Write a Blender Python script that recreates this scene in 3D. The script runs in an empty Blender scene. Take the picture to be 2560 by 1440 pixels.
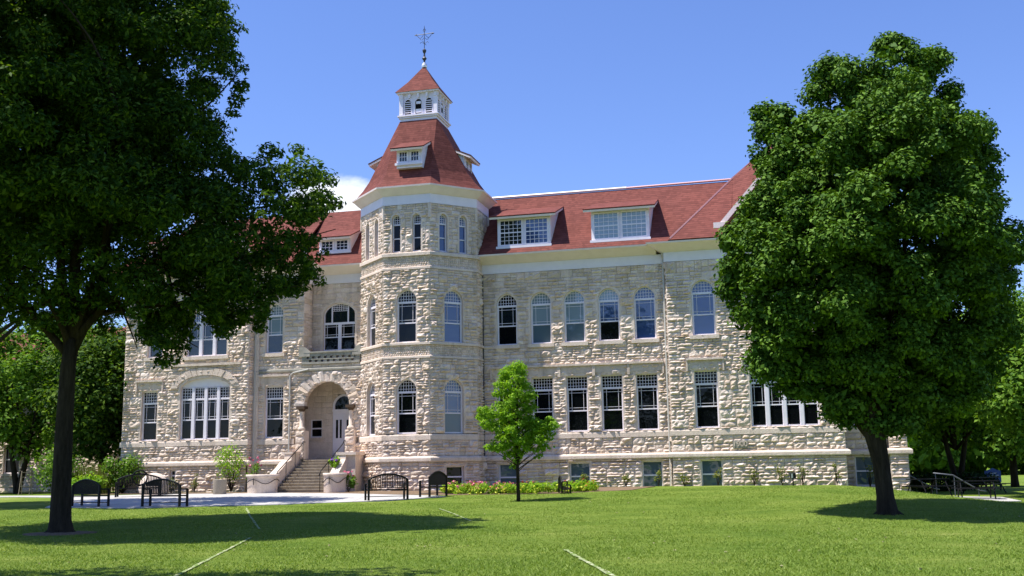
import bpy, math, random
import numpy as np
from mathutils import Vector, Matrix
R = math.radians
rnd = random.Random(7)
S = bpy.context.scene
COL = S.collection

# ------------------------------------------------------------------ camera
cam = bpy.data.cameras.new('camera')
cam.sensor_width = 36.0
cam.lens = 36.0 * 2750 / 2560
cam.clip_start = 0.1
cam.clip_end = 3000
co = bpy.data.objects.new('camera', cam)
COL.objects.link(co)
pch, rol = R(9.55), R(-0.87)
fwd = Vector((0, math.cos(pch), math.sin(pch)))
up0 = Vector((0, -math.sin(pch), math.cos(pch)))
rt0 = Vector((1, 0, 0))
RT = math.cos(rol) * rt0 + math.sin(rol) * up0
UP = -math.sin(rol) * rt0 + math.cos(rol) * up0
m = Matrix.Identity(4)
for i in range(3):
    m[i][0], m[i][1], m[i][2] = RT[i], UP[i], -fwd[i]
m[2][3] = 1.6
co.matrix_world = m
S.camera = co

# ------------------------------------------------------------------ light
A = R(14.3)
DU = Vector((math.cos(A), -math.sin(A), 0))
NV = Vector((-math.sin(A), -math.cos(A), 0))
OB = Vector((4.9456, 54.0, 0))
sun_dir = (DU * -1.8 + NV * 1.0 + Vector((0, 0, 4.55))).normalized()
W = bpy.data.worlds.new('World')
S.world = W
W.use_nodes = True
nt = W.node_tree
bg = nt.nodes['Background']
sky = nt.nodes.new('ShaderNodeTexSky')
sky.sky_type = 'NISHITA'
sky.sun_disc = False
sky.sun_elevation = math.asin(sun_dir.z)
sky.sun_rotation = math.atan2(sun_dir.x, sun_dir.y)
sky.altitude = 0
sky.air_density = 1.1
sky.dust_density = 0.15
sky.ozone_density = 2.0
tint = nt.nodes.new('ShaderNodeMix')
tint.data_type = 'RGBA'; tint.blend_type = 'MULTIPLY'
tint.inputs[0].default_value = 1.0
tint.inputs[7].default_value = (0.86, 0.98, 1.44, 1)
nt.links.new(sky.outputs[0], tint.inputs[6])
# a few small white clouds low over the horizon
tc = nt.nodes.new('ShaderNodeTexCoord')
def vmath(op, a=None, b=None):
    n = nt.nodes.new('ShaderNodeVectorMath'); n.operation = op
    if a is not None: nt.links.new(a, n.inputs[0])
    if b is not None: n.inputs[1].default_value = b
    return n
nz = nt.nodes.new('ShaderNodeTexNoise')
nz.inputs['Scale'].default_value = 9.0; nz.inputs['Detail'].default_value = 8; nz.inputs['Roughness'].default_value = 0.62
stretch = vmath('MULTIPLY', tc.outputs['Generated'], (1, 1, 1.8))
nt.links.new(stretch.outputs[0], nz.inputs['Vector'])
def math_(op, a, b=None, clamp=False):
    n = nt.nodes.new('ShaderNodeMath'); n.operation = op; n.use_clamp = clamp
    for k, x in enumerate((a, b)):
        if x is None: continue
        if isinstance(x, (int, float)): n.inputs[k].default_value = x
        else: nt.links.new(x, n.inputs[k])
    return n.outputs[0]
cdir = Vector((-0.150, 0.955, 0.232)).normalized()
df = vmath('SUBTRACT', tc.outputs['Generated'], tuple(cdir))
sc_ = vmath('MULTIPLY', df.outputs[0], (17, 17, 26))
ln = vmath('LENGTH', sc_.outputs[0])
blob = math_('SUBTRACT', 1.0, ln.outputs['Value'], True)
mask = math_('ADD', math_('MULTIPLY', blob, 0.75), math_('SUBTRACT', nz.outputs['Fac'], 0.62))
mask = math_('MULTIPLY', mask, 4.0, True)
mask = math_('MULTIPLY', mask, math_('MULTIPLY', blob, 5.0, True), True)
cm = nt.nodes.new('ShaderNodeMix'); cm.data_type = 'RGBA'
nt.links.new(mask, cm.inputs[0])
nt.links.new(tint.outputs[2], cm.inputs[6])
cm.inputs[7].default_value = (8.5, 8.9, 9.6, 1)
nt.links.new(cm.outputs[2], bg.inputs['Color'])
bg.inputs['Strength'].default_value = 0.092

sl = bpy.data.lights.new('sun', 'SUN')
sl.energy = 5.0
sl.angle = R(0.5)
sl.color = (1.0, 0.955, 0.89)
so = bpy.data.objects.new('sun', sl)
COL.objects.link(so)
so.rotation_euler = sun_dir.to_track_quat('Z', 'Y').to_euler()
so.location = (0, 0, 60)
S.view_settings.view_transform = 'Standard'
S.view_settings.look = 'None'
S.view_settings.exposure = 0.62
S.view_settings.gamma = 1.0
S.cycles.max_bounces = 6
S.cycles.diffuse_bounces = 3
S.cycles.glossy_bounces = 2
S.cycles.transmission_bounces = 3
S.cycles.transparent_max_bounces = 4

# ------------------------------------------------------------------ materials
def mat(name, col=(.5, .5, .5), rough=.7, spec=.3, metal=0.0):
    m = bpy.data.materials.new(name)
    m.use_nodes = True
    b = m.node_tree.nodes['Principled BSDF']
    b.inputs['Base Color'].default_value = (*col, 1)
    b.inputs['Roughness'].default_value = rough
    b.inputs['Specular IOR Level'].default_value = spec
    b.inputs['Metallic'].default_value = metal
    return m, m.node_tree, b
def node(t, typ, **kw):
    n = t.nodes.new(typ)
    for k, v in kw.items():
        if k in n.inputs: n.inputs[k].default_value = v
        else: setattr(n, k, v)
    return n
def ramp(t, src, stops, interp='LINEAR'):
    r = t.nodes.new('ShaderNodeValToRGB')
    r.color_ramp.interpolation = interp
    e = r.color_ramp.elements
    while len(e) < len(stops): e.new(0.5)
    for k, (p, c) in enumerate(stops):
        e[k].position = p; e[k].color = (*c, 1)
    t.links.new(src, r.inputs[0])
    return r.outputs[0]
def mixc(t, a, b, fac, mode='MIX'):
    n = t.nodes.new('ShaderNodeMix'); n.data_type = 'RGBA'; n.blend_type = mode
    for k, x in ((0, fac), (6, a), (7, b)):
        if isinstance(x, (int, float)): n.inputs[k].default_value = x
        elif isinstance(x, tuple): n.inputs[k].default_value = (*x, 1)
        else: t.links.new(x, n.inputs[k])
    return n.outputs[2]
def coords(t): return t.nodes.new('ShaderNodeTexCoord').outputs['Object']
def noise(t, scale, detail=4, rough=.55, vec=None):
    n = node(t, 'ShaderNodeTexNoise', Scale=scale, Detail=detail, Roughness=rough)
    t.links.new(vec if vec is not None else coords(t), n.inputs['Vector'])
    return n.outputs['Fac']
def bump(t, b, h, strength=.4, dist=.02):
    n = node(t, 'ShaderNodeBump', Strength=strength, Distance=dist)
    t.links.new(h, n.inputs['Height']); t.links.new(n.outputs[0], b.inputs['Normal'])
def vscale(t, s):
    n = t.nodes.new('ShaderNodeVectorMath'); n.operation = 'MULTIPLY'
    n.inputs[1].default_value = s
    t.links.new(coords(t), n.inputs[0]); return n.outputs[0]

def stone_mat(name, stops, weather=.35):
    m, t, b = mat(name, rough=.9, spec=.15)
    g = t.nodes.new('ShaderNodeNewGeometry')
    c = ramp(t, g.outputs['Random Per Island'], stops, 'CONSTANT')
    n1 = noise(t, 1.1, 6, .7)
    f1 = ramp(t, n1, [(.3, (.88, .87, .84)), (.62, (1.10, 1.08, 1.06))])
    c = mixc(t, c, f1, weather * 1.6, 'MULTIPLY')
    ns = noise(t, 1.0, 6, .65, vscale(t, (2.2, 2.2, .28)))
    c = mixc(t, c, ramp(t, ns, [(.30, (.72, .70, .66)), (.52, (1.03, 1.03, 1.03))]), .75, 'MULTIPLY')
    n2 = noise(t, 16, 5, .7)
    f2 = ramp(t, n2, [(.3, (.82, .81, .79)), (.7, (1.18, 1.18, 1.18))])
    c = mixc(t, c, f2, .7, 'MULTIPLY')
    t.links.new(c, b.inputs['Base Color'])
    bump(t, b, n2, .6, .03)
    return m
M = {}
M['rock'] = stone_mat('rock_faced_limestone', [(0, (0.645, 0.531, 0.441)), (.13, (0.708, 0.592, 0.506)), (.3, (0.621, 0.515, 0.433)), (.45, (0.746, 0.631, 0.555)),
    (.6, (0.679, 0.545, 0.433)), (.7, (0.716, 0.585, 0.509)), (.8, (0.590, 0.491, 0.411)), (.9, (0.767, 0.658, 0.582))])
M['trim'] = stone_mat('dressed_limestone', [(0, (0.677, 0.566, 0.476)), (.35, (0.715, 0.600, 0.513)), (.7, (0.644, 0.538, 0.460))])
m, t, b = mat('aged_stone', (.36, .34, .29), .9, .1)
t.links.new(ramp(t, noise(t, 3, 7, .7), [(.3, (.25, .235, .2)), (.7, (.44, .415, .36))]), b.inputs['Base Color'])
M['oldstone'] = m
m, t, b = mat('white_paint', (.70, .70, .70), .5, .4)
t.links.new(ramp(t, noise(t, 2.5, 5), [(.3, (.78, .735, .80)), (.7, (.85, .80, .86))]), b.inputs['Base Color'])
M['white'] = m
m, t, b = mat('cream_paint', (.76, .71, .66), .6, .3)
t.links.new(ramp(t, noise(t, 2.0, 5), [(.3, (.76, .66, .63)), (.7, (.84, .74, .71))]), b.inputs['Base Color'])
M['cream'] = m
def roofmat(name, c0, c1):
    m, t, b = mat(name, rough=.85, spec=.2)
    v = coords(t)
    sx = t.nodes.new('ShaderNodeSeparateXYZ'); t.links.new(v, sx.inputs[0])
    def mt(op, a, bb):
        n = t.nodes.new('ShaderNodeMath'); n.operation = op
        for k, x in enumerate((a, bb)):
            if isinstance(x, (int, float)): n.inputs[k].default_value = x
            else: t.links.new(x, n.inputs[k])
        return n.outputs[0]
    row = mt('DIVIDE', sx.outputs[2], .135)
    fr = mt('FRACT', row, 0)
    fl = mt('FLOOR', row, 0)
    cx = t.nodes.new('ShaderNodeCombineXYZ')
    t.links.new(mt('ADD', mt('MULTIPLY', sx.outputs[0], 4.5), mt('MULTIPLY', fl, 3.37)), cx.inputs[0])
    t.links.new(mt('MULTIPLY', sx.outputs[1], 4.5), cx.inputs[1])
    t.links.new(fl, cx.inputs[2])
    vo = node(t, 'ShaderNodeTexVoronoi', Scale=1.0); t.links.new(cx.outputs[0], vo.inputs['Vector'])
    sp = t.nodes.new('ShaderNodeSeparateColor'); t.links.new(vo.outputs['Color'], sp.inputs[0])
    c = ramp(t, sp.outputs[0], [(.1, c0), (.9, c1)])
    big = ramp(t, noise(t, .55, 5, .6), [(.3, (.86, .87, .90)), (.7, (1.06, 1.04, 1.03))])
    c = mixc(t, c, big, .8, 'MULTIPLY')
    edge = ramp(t, fr, [(0, (.30, .30, .32)), (.28, (1, 1, 1))])
    c = mixc(t, c, edge, .75, 'MULTIPLY')
    t.links.new(c, b.inputs['Base Color'])
    bump(t, b, fr, .8, .03)
    return m
M['roof'] = roofmat('red_shingles', (.152, .045, .034), (.212, .066, .050))
M['flash'], _, _ = mat('pink_metal_flashing', (.62, .32, .30), .4, .5)
M['ridge'], _, _ = mat('pale_ridge_metal', (.85, .72, .70), .35, .5)
M['metal'], _, _ = mat('dark_iron', (.03, .035, .05), .5, .5)
M['black'], _, _ = mat('black_painted_metal', (.008, .008, .009), .5, .2)
M['pipe'], _, _ = mat('painted_downpipe', (.50, .48, .44), .5, .4)
M['silver'], _, _ = mat('galvanised_cap', (.7, .7, .72), .3, .5, .6)
def glass(name, col, ior, rough=.015, wav=.012):
    m, t, b = mat(name, col, rough, .5)
    b.inputs['IOR'].default_value = ior
    n = noise(t, 1.3, 2)
    bump(t, b, n, wav * 3, .25)
    return m
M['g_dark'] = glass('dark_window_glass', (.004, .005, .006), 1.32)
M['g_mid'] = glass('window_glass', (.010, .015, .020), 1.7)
M['g_blue'] = glass('sky_blue_painted_glass', (.020, .050, .165), 1.9)  # blue of the reflected sky put into the base colour
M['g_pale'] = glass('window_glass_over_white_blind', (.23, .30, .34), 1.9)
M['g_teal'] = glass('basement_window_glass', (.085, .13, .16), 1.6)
m, t, b = mat('bark', (.06, .048, .036), .95, .1)
vb = vscale(t, (9, 9, 1.6)); nb = noise(t, 1.0, 7, .7, vb)
t.links.new(ramp(t, nb, [(.3, (.016, .012, .008)), (.7, (.062, .048, .033))]), b.inputs['Base Color'])
bump(t, b, nb, 1.0, .06)
M['bark'] = m
def leafmat(name, c0, c1, c2, trans=.25):
    m = bpy.data.materials.new(name); m.use_nodes = True
    t = m.node_tree; t.nodes.clear()
    g = t.nodes.new('ShaderNodeNewGeometry')
    c = ramp(t, g.outputs['Random Per Island'], [(0, c0), (.5, c1), (1, c2)])
    b = t.nodes.new('ShaderNodeBsdfPrincipled')
    b.inputs['Roughness'].default_value = .62; b.inputs['Specular IOR Level'].default_value = .12
    t.links.new(c, b.inputs['Base Color'])
    tr = t.nodes.new('ShaderNodeBsdfTranslucent')
    t.links.new(mixc(t, c, (1.5, 1.5, .5), 1.0, 'MULTIPLY'), tr.inputs[0])
    mx = t.nodes.new('ShaderNodeMixShader'); mx.inputs[0].default_value = trans
    t.links.new(b.outputs[0], mx.inputs[1]); t.links.new(tr.outputs[0], mx.inputs[2])
    o = t.nodes.new('ShaderNodeOutputMaterial'); t.links.new(mx.outputs[0], o.inputs[0])
    return m
M['leaf_dark'] = leafmat('leaves_deep_green', (.022, .056, .007), (.038, .090, .010), (.135, .215, .022), .32)
M['leaf_maple'] = leafmat('leaves_maple_green', (.034, .082, .009), (.070, .150, .015), (.135, .240, .026), .12)
M['leaf_young'] = leafmat('leaves_fresh_green', (.13, .27, .02), (.19, .35, .028), (.29, .45, .05), .4)
M['leaf_back'] = leafmat('leaves_mid_green', (.055, .13, .014), (.10, .20, .022), (.18, .30, .035), .3)
M['leaf_yellow'] = leafmat('leaves_yellow_green', (.13, .26, .02), (.20, .36, .03), (.30, .44, .05), .45)
M['leaf_olive'] = leafmat('grass_olive', (.12, .17, .03), (.20, .25, .05), (.24, .20, .08), .3)
M['leaf_black'] = leafmat('leaves_blackish_green', (.010, .028, .008), (.018, .045, .010), (.03, .07, .015), .1)
M['fl_pink'], _, _ = mat('pink_petals', (.75, .20, .30), .6)
M['fl_red'], _, _ = mat('red_petals', (.65, .10, .06), .6)
M['fl_violet'], _, _ = mat('violet_petals', (.30, .08, .55), .6)
M['fl_yellow'], _, _ = mat('yellow_green_leaves', (.50, .55, .04), .6)
# lawn
m, t, b = mat('lawn', rough=.95, spec=.08)
v = coords(t)
c = ramp(t, noise(t, .28, 7, .68), [(.32, (.105, .180, .024)), (.5, (.165, .240, .038)), (.62, (.205, .272, .052)), (.74, (.31, .34, .11))])
str_ = noise(t, 1.0, 5, .7, vscale(t, (.35, 2.2, 1)))
c = mixc(t, c, ramp(t, str_, [(.3, (.66, .74, .6)), (.72, (1.4, 1.26, 1.3))]), .8, 'MULTIPLY')
fine = noise(t, 22, 4, .8)
c = mixc(t, c, ramp(t, fine, [(.3, (.55, .6, .5)), (.7, (1.4, 1.35, 1.4))]), .8, 'MULTIPLY')
t.links.new(c, b.inputs['Base Color'])
bump(t, b, fine, 1.0, .06)
M['lawn'] = m
M['blade'] = leafmat('grass_blades', (.11, .185, .022), (.165, .25, .035), (.28, .35, .09), .25)
m, t, b = mat('concrete_paving', rough=.85, spec=.2)
c = ramp(t, noise(t, 1.2, 7, .65), [(.3, (.43, .41, .385)), (.7, (.54, .52, .495))])
bk = node(t, 'ShaderNodeTexBrick'); bk.offset = 0.0
for k_, v_ in (('Scale', 1.0), ('Mortar Size', .012), ('Brick Width', 1.6), ('Row Height', 1.6)): bk.inputs[k_].default_value = v_
bk.inputs['Color1'].default_value = (1, 1, 1, 1); bk.inputs['Color2'].default_value = (.93, .93, .93, 1); bk.inputs['Mortar'].default_value = (.45, .43, .40, 1)
t.links.new(coords(t), bk.inputs['Vector'])
c = mixc(t, c, bk.outputs['Color'], 1.0, 'MULTIPLY')
t.links.new(mixc(t, c, ramp(t, noise(t, 40, 3), [(.3, (.85, .85, .85)), (.7, (1.08, 1.08, 1.08))]), .8, 'MULTIPLY'), b.inputs['Base Color'])
M['concrete'] = m
m, t, b = mat('stair_concrete', rough=.9, spec=.15)
t.links.new(ramp(t, noise(t, 4, 6, .7), [(.3, (.27, .225, .17)), (.7, (.42, .36, .28))]), b.inputs['Base Color'])
M['stair'] = m
m, t, b = mat('pebbled_concrete', rough=.9, spec=.15)
t.links.new(ramp(t, noise(t, 45, 3, .7), [(.3, (.26, .22, .17)), (.7, (.44, .38, .30))]), b.inputs['Base Color'])
M['binstone'] = m
m, t, b = mat('pale_worn_line', rough=.95, spec=.1)
t.links.new(ramp(t, noise(t, 7, 6, .7), [(.45, (.15, .23, .05)), (.60, (.48, .48, .32))]), b.inputs['Base Color'])
M['line'] = m
m, t, b = mat('mulch_soil', (.16, .11, .07), .95, .1)
t.links.new(ramp(t, noise(t, 14, 5, .7), [(.3, (.10, .065, .04)), (.7, (.28, .20, .13))]), b.inputs['Base Color'])
M['mulch'] = m
M['signblue'], _, _ = mat('blue_sign_face', (.055, .10, .32), .5)
M['signwhite'], _, _ = mat('white_sign_paint', (.8, .8, .8), .5)
M['wood'], _, _ = mat('weathered_wood', (.30, .24, .17), .8)
M['pot'], _, _ = mat('dark_planter_soil', (.09, .06, .04), .9)
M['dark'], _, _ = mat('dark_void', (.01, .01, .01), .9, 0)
M['rail'], _, _ = mat('grey_handrail', (.13, .14, .16), .5, .4, .2)

# ------------------------------------------------------------------ mesh helpers
def link(name, me, parent=None):
    o = bpy.data.objects.new(name, me); COL.objects.link(o)
    if parent is not None: o.parent = parent
    return o
class MB:
    def __init__(s): s.v = []; s.f = []
    def poly(s, pts):
        k = len(s.v); s.v += [tuple(p) for p in pts]; s.f.append(tuple(range(k, k + len(pts))))
    def hexa(s, p):      # 8 pts: bottom 4 ccw, top 4
        k = len(s.v); s.v += [tuple(q) for q in p]
        for f in ((3, 2, 1, 0), (4, 5, 6, 7), (0, 1, 5, 4), (1, 2, 6, 5), (2, 3, 7, 6), (3, 0, 4, 7)):
            s.f.append(tuple(k + i for i in f))
    def box(s, x0, x1, y0, y1, z0, z1):
        s.hexa([(x0, y0, z0), (x1, y0, z0), (x1, y1, z0), (x0, y1, z0), (x0, y0, z1), (x1, y0, z1), (x1, y1, z1), (x0, y1, z1)])
    def grid(s, rows):   # rows of points
        k = len(s.v); n = len(rows[0])
        for r in rows: s.v += [tuple(p) for p in r]
        for i in range(len(rows) - 1):
            for j in range(n - 1):
                a = k + i * n + j
                s.f.append((a, a + 1, a + n + 1, a + n))
    def tube(s, pts, rad, n=8, caps=True):
        pts = [Vector(p) for p in pts]
        if not isinstance(rad, (list, tuple)): rad = [rad] * len(pts)
        k = len(s.v); ref = None
        for i, p in enumerate(pts):
            d = (pts[min(i + 1, len(pts) - 1)] - pts[max(i - 1, 0)]).normalized()
            if ref is None:
                ref = Vector((1, 0, 0)) if abs(d.x) < .9 else Vector((0, 1, 0))
            a = (ref - d * ref.dot(d)).normalized(); ref = a
            b = d.cross(a)
            for j in range(n):
                th = 2 * math.pi * j / n
                s.v.append(tuple(p + (a * math.cos(th) + b * math.sin(th)) * rad[i]))
        for i in range(len(pts) - 1):
            for j in range(n):
                s.f.append((k + i * n + j, k + i * n + (j + 1) % n, k + (i + 1) * n + (j + 1) % n, k + (i + 1) * n + j))
        if caps:
            s.f.append(tuple(k + j for j in range(n))[::-1])
            s.f.append(tuple(k + (len(pts) - 1) * n + j for j in range(n)))
    def lathe(s, prof, cx=0, cy=0, n=24):   # prof: (r,z)
        k = len(s.v)
        for r, z in prof:
            for j in range(n):
                th = 2 * math.pi * j / n
                s.v.append((cx + r * math.cos(th), cy + r * math.sin(th), z))
        for i in range(len(prof) - 1):
            for j in range(n):
                s.f.append((k + i * n + j, k + i * n + (j + 1) % n, k + (i + 1) * n + (j + 1) % n, k + (i + 1) * n + j))
        s.f.append(tuple(k + j for j in range(n))[::-1]); q = k + (len(prof) - 1) * n
        s.f.append(tuple(q + j for j in range(n)))
    def build(s, name, mt, parent=None, smooth=False):
        me = bpy.data.meshes.new(name)
        me.from_pydata(s.v, [], s.f)
        me.materials.append(mt)
        if smooth: me.polygons.foreach_set('use_smooth', [True] * len(me.polygons))
        me.update()
        return link(name, me, parent)
def empty(name, loc=(0, 0, 0), rz=0):
    o = bpy.data.objects.new(name, None); COL.objects.link(o)
    o.location = loc; o.rotation_euler = (0, 0, rz); o.empty_display_size = .3
    return o
def tag(o, label=None, cat=None, group=None, kind=None):
    if label: o['label'] = label
    if cat: o['category'] = cat
    if group: o['group'] = group
    if kind: o['kind'] = kind
    return o

class Frame:   # a wall plane of the building; s along it, z up, o outwards (building-local x=u, y=-v)
    def __init__(f, u0, v0, u1, v1):
        f.p = Vector((u0, -v0, 0)); d = Vector((u1, -v1, 0)) - f.p
        f.len = d.length; f.t = d.normalized(); f.n = Vector((f.t.y, -f.t.x, 0))
    def __call__(f, s, z, o=0):
        q = f.p + f.t * s + f.n * o
        return (q.x, q.y, z)
def fbox(mb, F, s0, s1, z0, z1, o0, o1):
    mb.hexa([F(s0, z0, o1), F(s1, z0, o1), F(s1, z0, o0), F(s0, z0, o0), F(s0, z1, o1), F(s1, z1, o1), F(s1, z1, o0), F(s0, z1, o0)])
def archz(x, hw, rise, n=1.85):
    q = min(1.0, abs(x) / hw)
    return rise * max(0.0, 1 - q ** n) ** (1 / n)

def stone(mb, F, a, b, c, d, depth, rough):
    w, h = b - a, d - c
    if w < .03 or h < .03: return
    nx = max(2, min(7, int(w / .13) + 1)); ny = max(2, min(5, int(h / .10) + 1))
    mo = min(.014, w * .1, h * .1)
    xs = [a, a + mo] + [a + w * (i / nx) for i in range(1, nx)] + [b - mo, b]
    ys = [c, c + mo] + [c + h * (i / ny) for i in range(1, ny)] + [d - mo, d]
    p = depth * rnd.uniform(.35, 1.0)
    tx, ty = rnd.uniform(-.5, .5) * rough, rnd.uniform(-.5, .5) * rough
    rows = []
    for j, y in enumerate(ys):
        row = []
        for i, x in enumerate(xs):
            if i in (0, len(xs) - 1) or j in (0, len(ys) - 1): o = -.012; jx = jy = 0
            else:
                edge = i in (1, len(xs) - 2) or j in (1, len(ys) - 2)
                fx, fy = (x - a) / w - .5, (y - c) / h - .5
                if edge: o = p * rnd.uniform(.12, .45); jx = jy = 0
                else:
                    o = p * (.85 + tx * fx + ty * fy + rnd.uniform(-.5, .6) * rough)
                    jx = rnd.uniform(-.02, .02); jy = rnd.uniform(-.015, .015)
            row.append(F(x + jx, y + jy, o))
        rows.append(row)
    mb.grid(rows)
def wall(mb, F, s0, s1, z0, z1, holes=(), depth=.105, rough=.95, hmin=.26, hmax=.48, wmin=.3, wmax=.85, batter=0, split=True):
    """random ashlar; holes = (s0,s1,z0,z1,rise)"""
    zb = {z0, z1}
    for h in holes:
        for zz in (h[2], h[3], h[3] - h[4]):
            if z0 < zz < z1: zb.add(zz)
    zb = sorted(zb); rows = []
    for a, b in zip(zb, zb[1:]):
        if b - a < .02: continue
        k = max(1, round((b - a) / rnd.uniform(hmin, hmax)))
        if any(h[4] > 0 and a >= h[3] - h[4] - 1e-6 and b <= h[3] + 1e-6 for h in holes): k = max(k, round((b - a) / .17))
        cuts = [a + (b - a) * (i + (rnd.uniform(-.2, .2) if 0 < i < k else 0)) / k for i in range(k + 1)]
        rows += list(zip(cuts, cuts[1:]))
    for c, d in rows:
        segs = [(s0, s1)]
        for h in holes:
            if d <= h[2] + 1e-6 or c >= h[3] - 1e-6: continue
            ha, hb = h[0], h[1]
            if h[4] > 0 and c >= h[3] - h[4] - 1e-6:
                cx, hw = (ha + hb) / 2, (hb - ha) / 2
                zz = (c + .3 * (d - c)) - (h[3] - h[4])
                q = max(0, 1 - (min(1, zz / h[4])) ** 1.85) ** (1 / 1.85)
                ha, hb = cx - hw * q, cx + hw * q
            ns = []
            for a, b in segs:
                if hb <= a or ha >= b: ns.append((a, b)); continue
                if ha > a: ns.append((a, ha))
                if hb < b: ns.append((hb, b))
            segs = ns
        for a, b in segs:
            x = a
            while x < b - 1e-4:
                w = rnd.uniform(wmin, wmax) * (1 if (d - c) > .2 else .8)
                if b - x - w < wmin * .7: w = b - x
                y = x + w; r = rnd.random(); hh = d - c
                if not split or hh < .2 or r < .22: stone(mb, F, x, y, c, d, depth * 1.1, rough)
                else:
                    k = 3 if (r > .72 and hh > .33) else 2
                    cuts = [c + hh * (i + (rnd.uniform(-.18, .18) if 0 < i < k else 0)) / k for i in range(k + 1)]
                    for e, g in zip(cuts, cuts[1:]):
                        if w > .5 and rnd.random() < .6:
                            q = x + w * rnd.uniform(.3, .7)
                            stone(mb, F, x, q, e, g, depth * .9, rough); stone(mb, F, q, y, e, g, depth * .9, rough)
                        else: stone(mb, F, x, y, e, g, depth * .9, rough)
                x = y

def ringpts(c, hw, z0, z1, rise, n=14):
    if rise <= 0: return [(c - hw, z0), (c - hw, z1), (c + hw, z1), (c + hw, z0)]
    pts = [(c - hw, z0)]
    for i in range(n + 1):
        th = math.pi * (1 - i / n)
        x = math.cos(th); e = 2 / 1.85
        xx = math.copysign(abs(x) ** e, x); zz = abs(math.sin(th)) ** e
        pts.append((c + hw * xx, z1 - rise + rise * zz))
    pts.append((c + hw, z0))
    return pts
def ring(mb, F, outer, inner, o0, o1, ends=True):
    n = len(outer)
    P = [[F(*q, o1) for q in outer], [F(*q, o1) for q in inner], [F(*q, o0) for q in inner], [F(*q, o0) for q in outer]]
    k = len(mb.v)
    for r in P: mb.v += r
    for i in range(n - 1):
        for j in range(4):
            jn = (j + 1) % 4
            mb.f.append((k + j * n + i, k + j * n + i + 1, k + jn * n + i + 1, k + jn * n + i))
    if ends:
        mb.f.append((k, k + n, k + 2 * n, k + 3 * n)); mb.f.append(tuple(k + j * n + n - 1 for j in (3, 2, 1, 0)))
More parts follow.
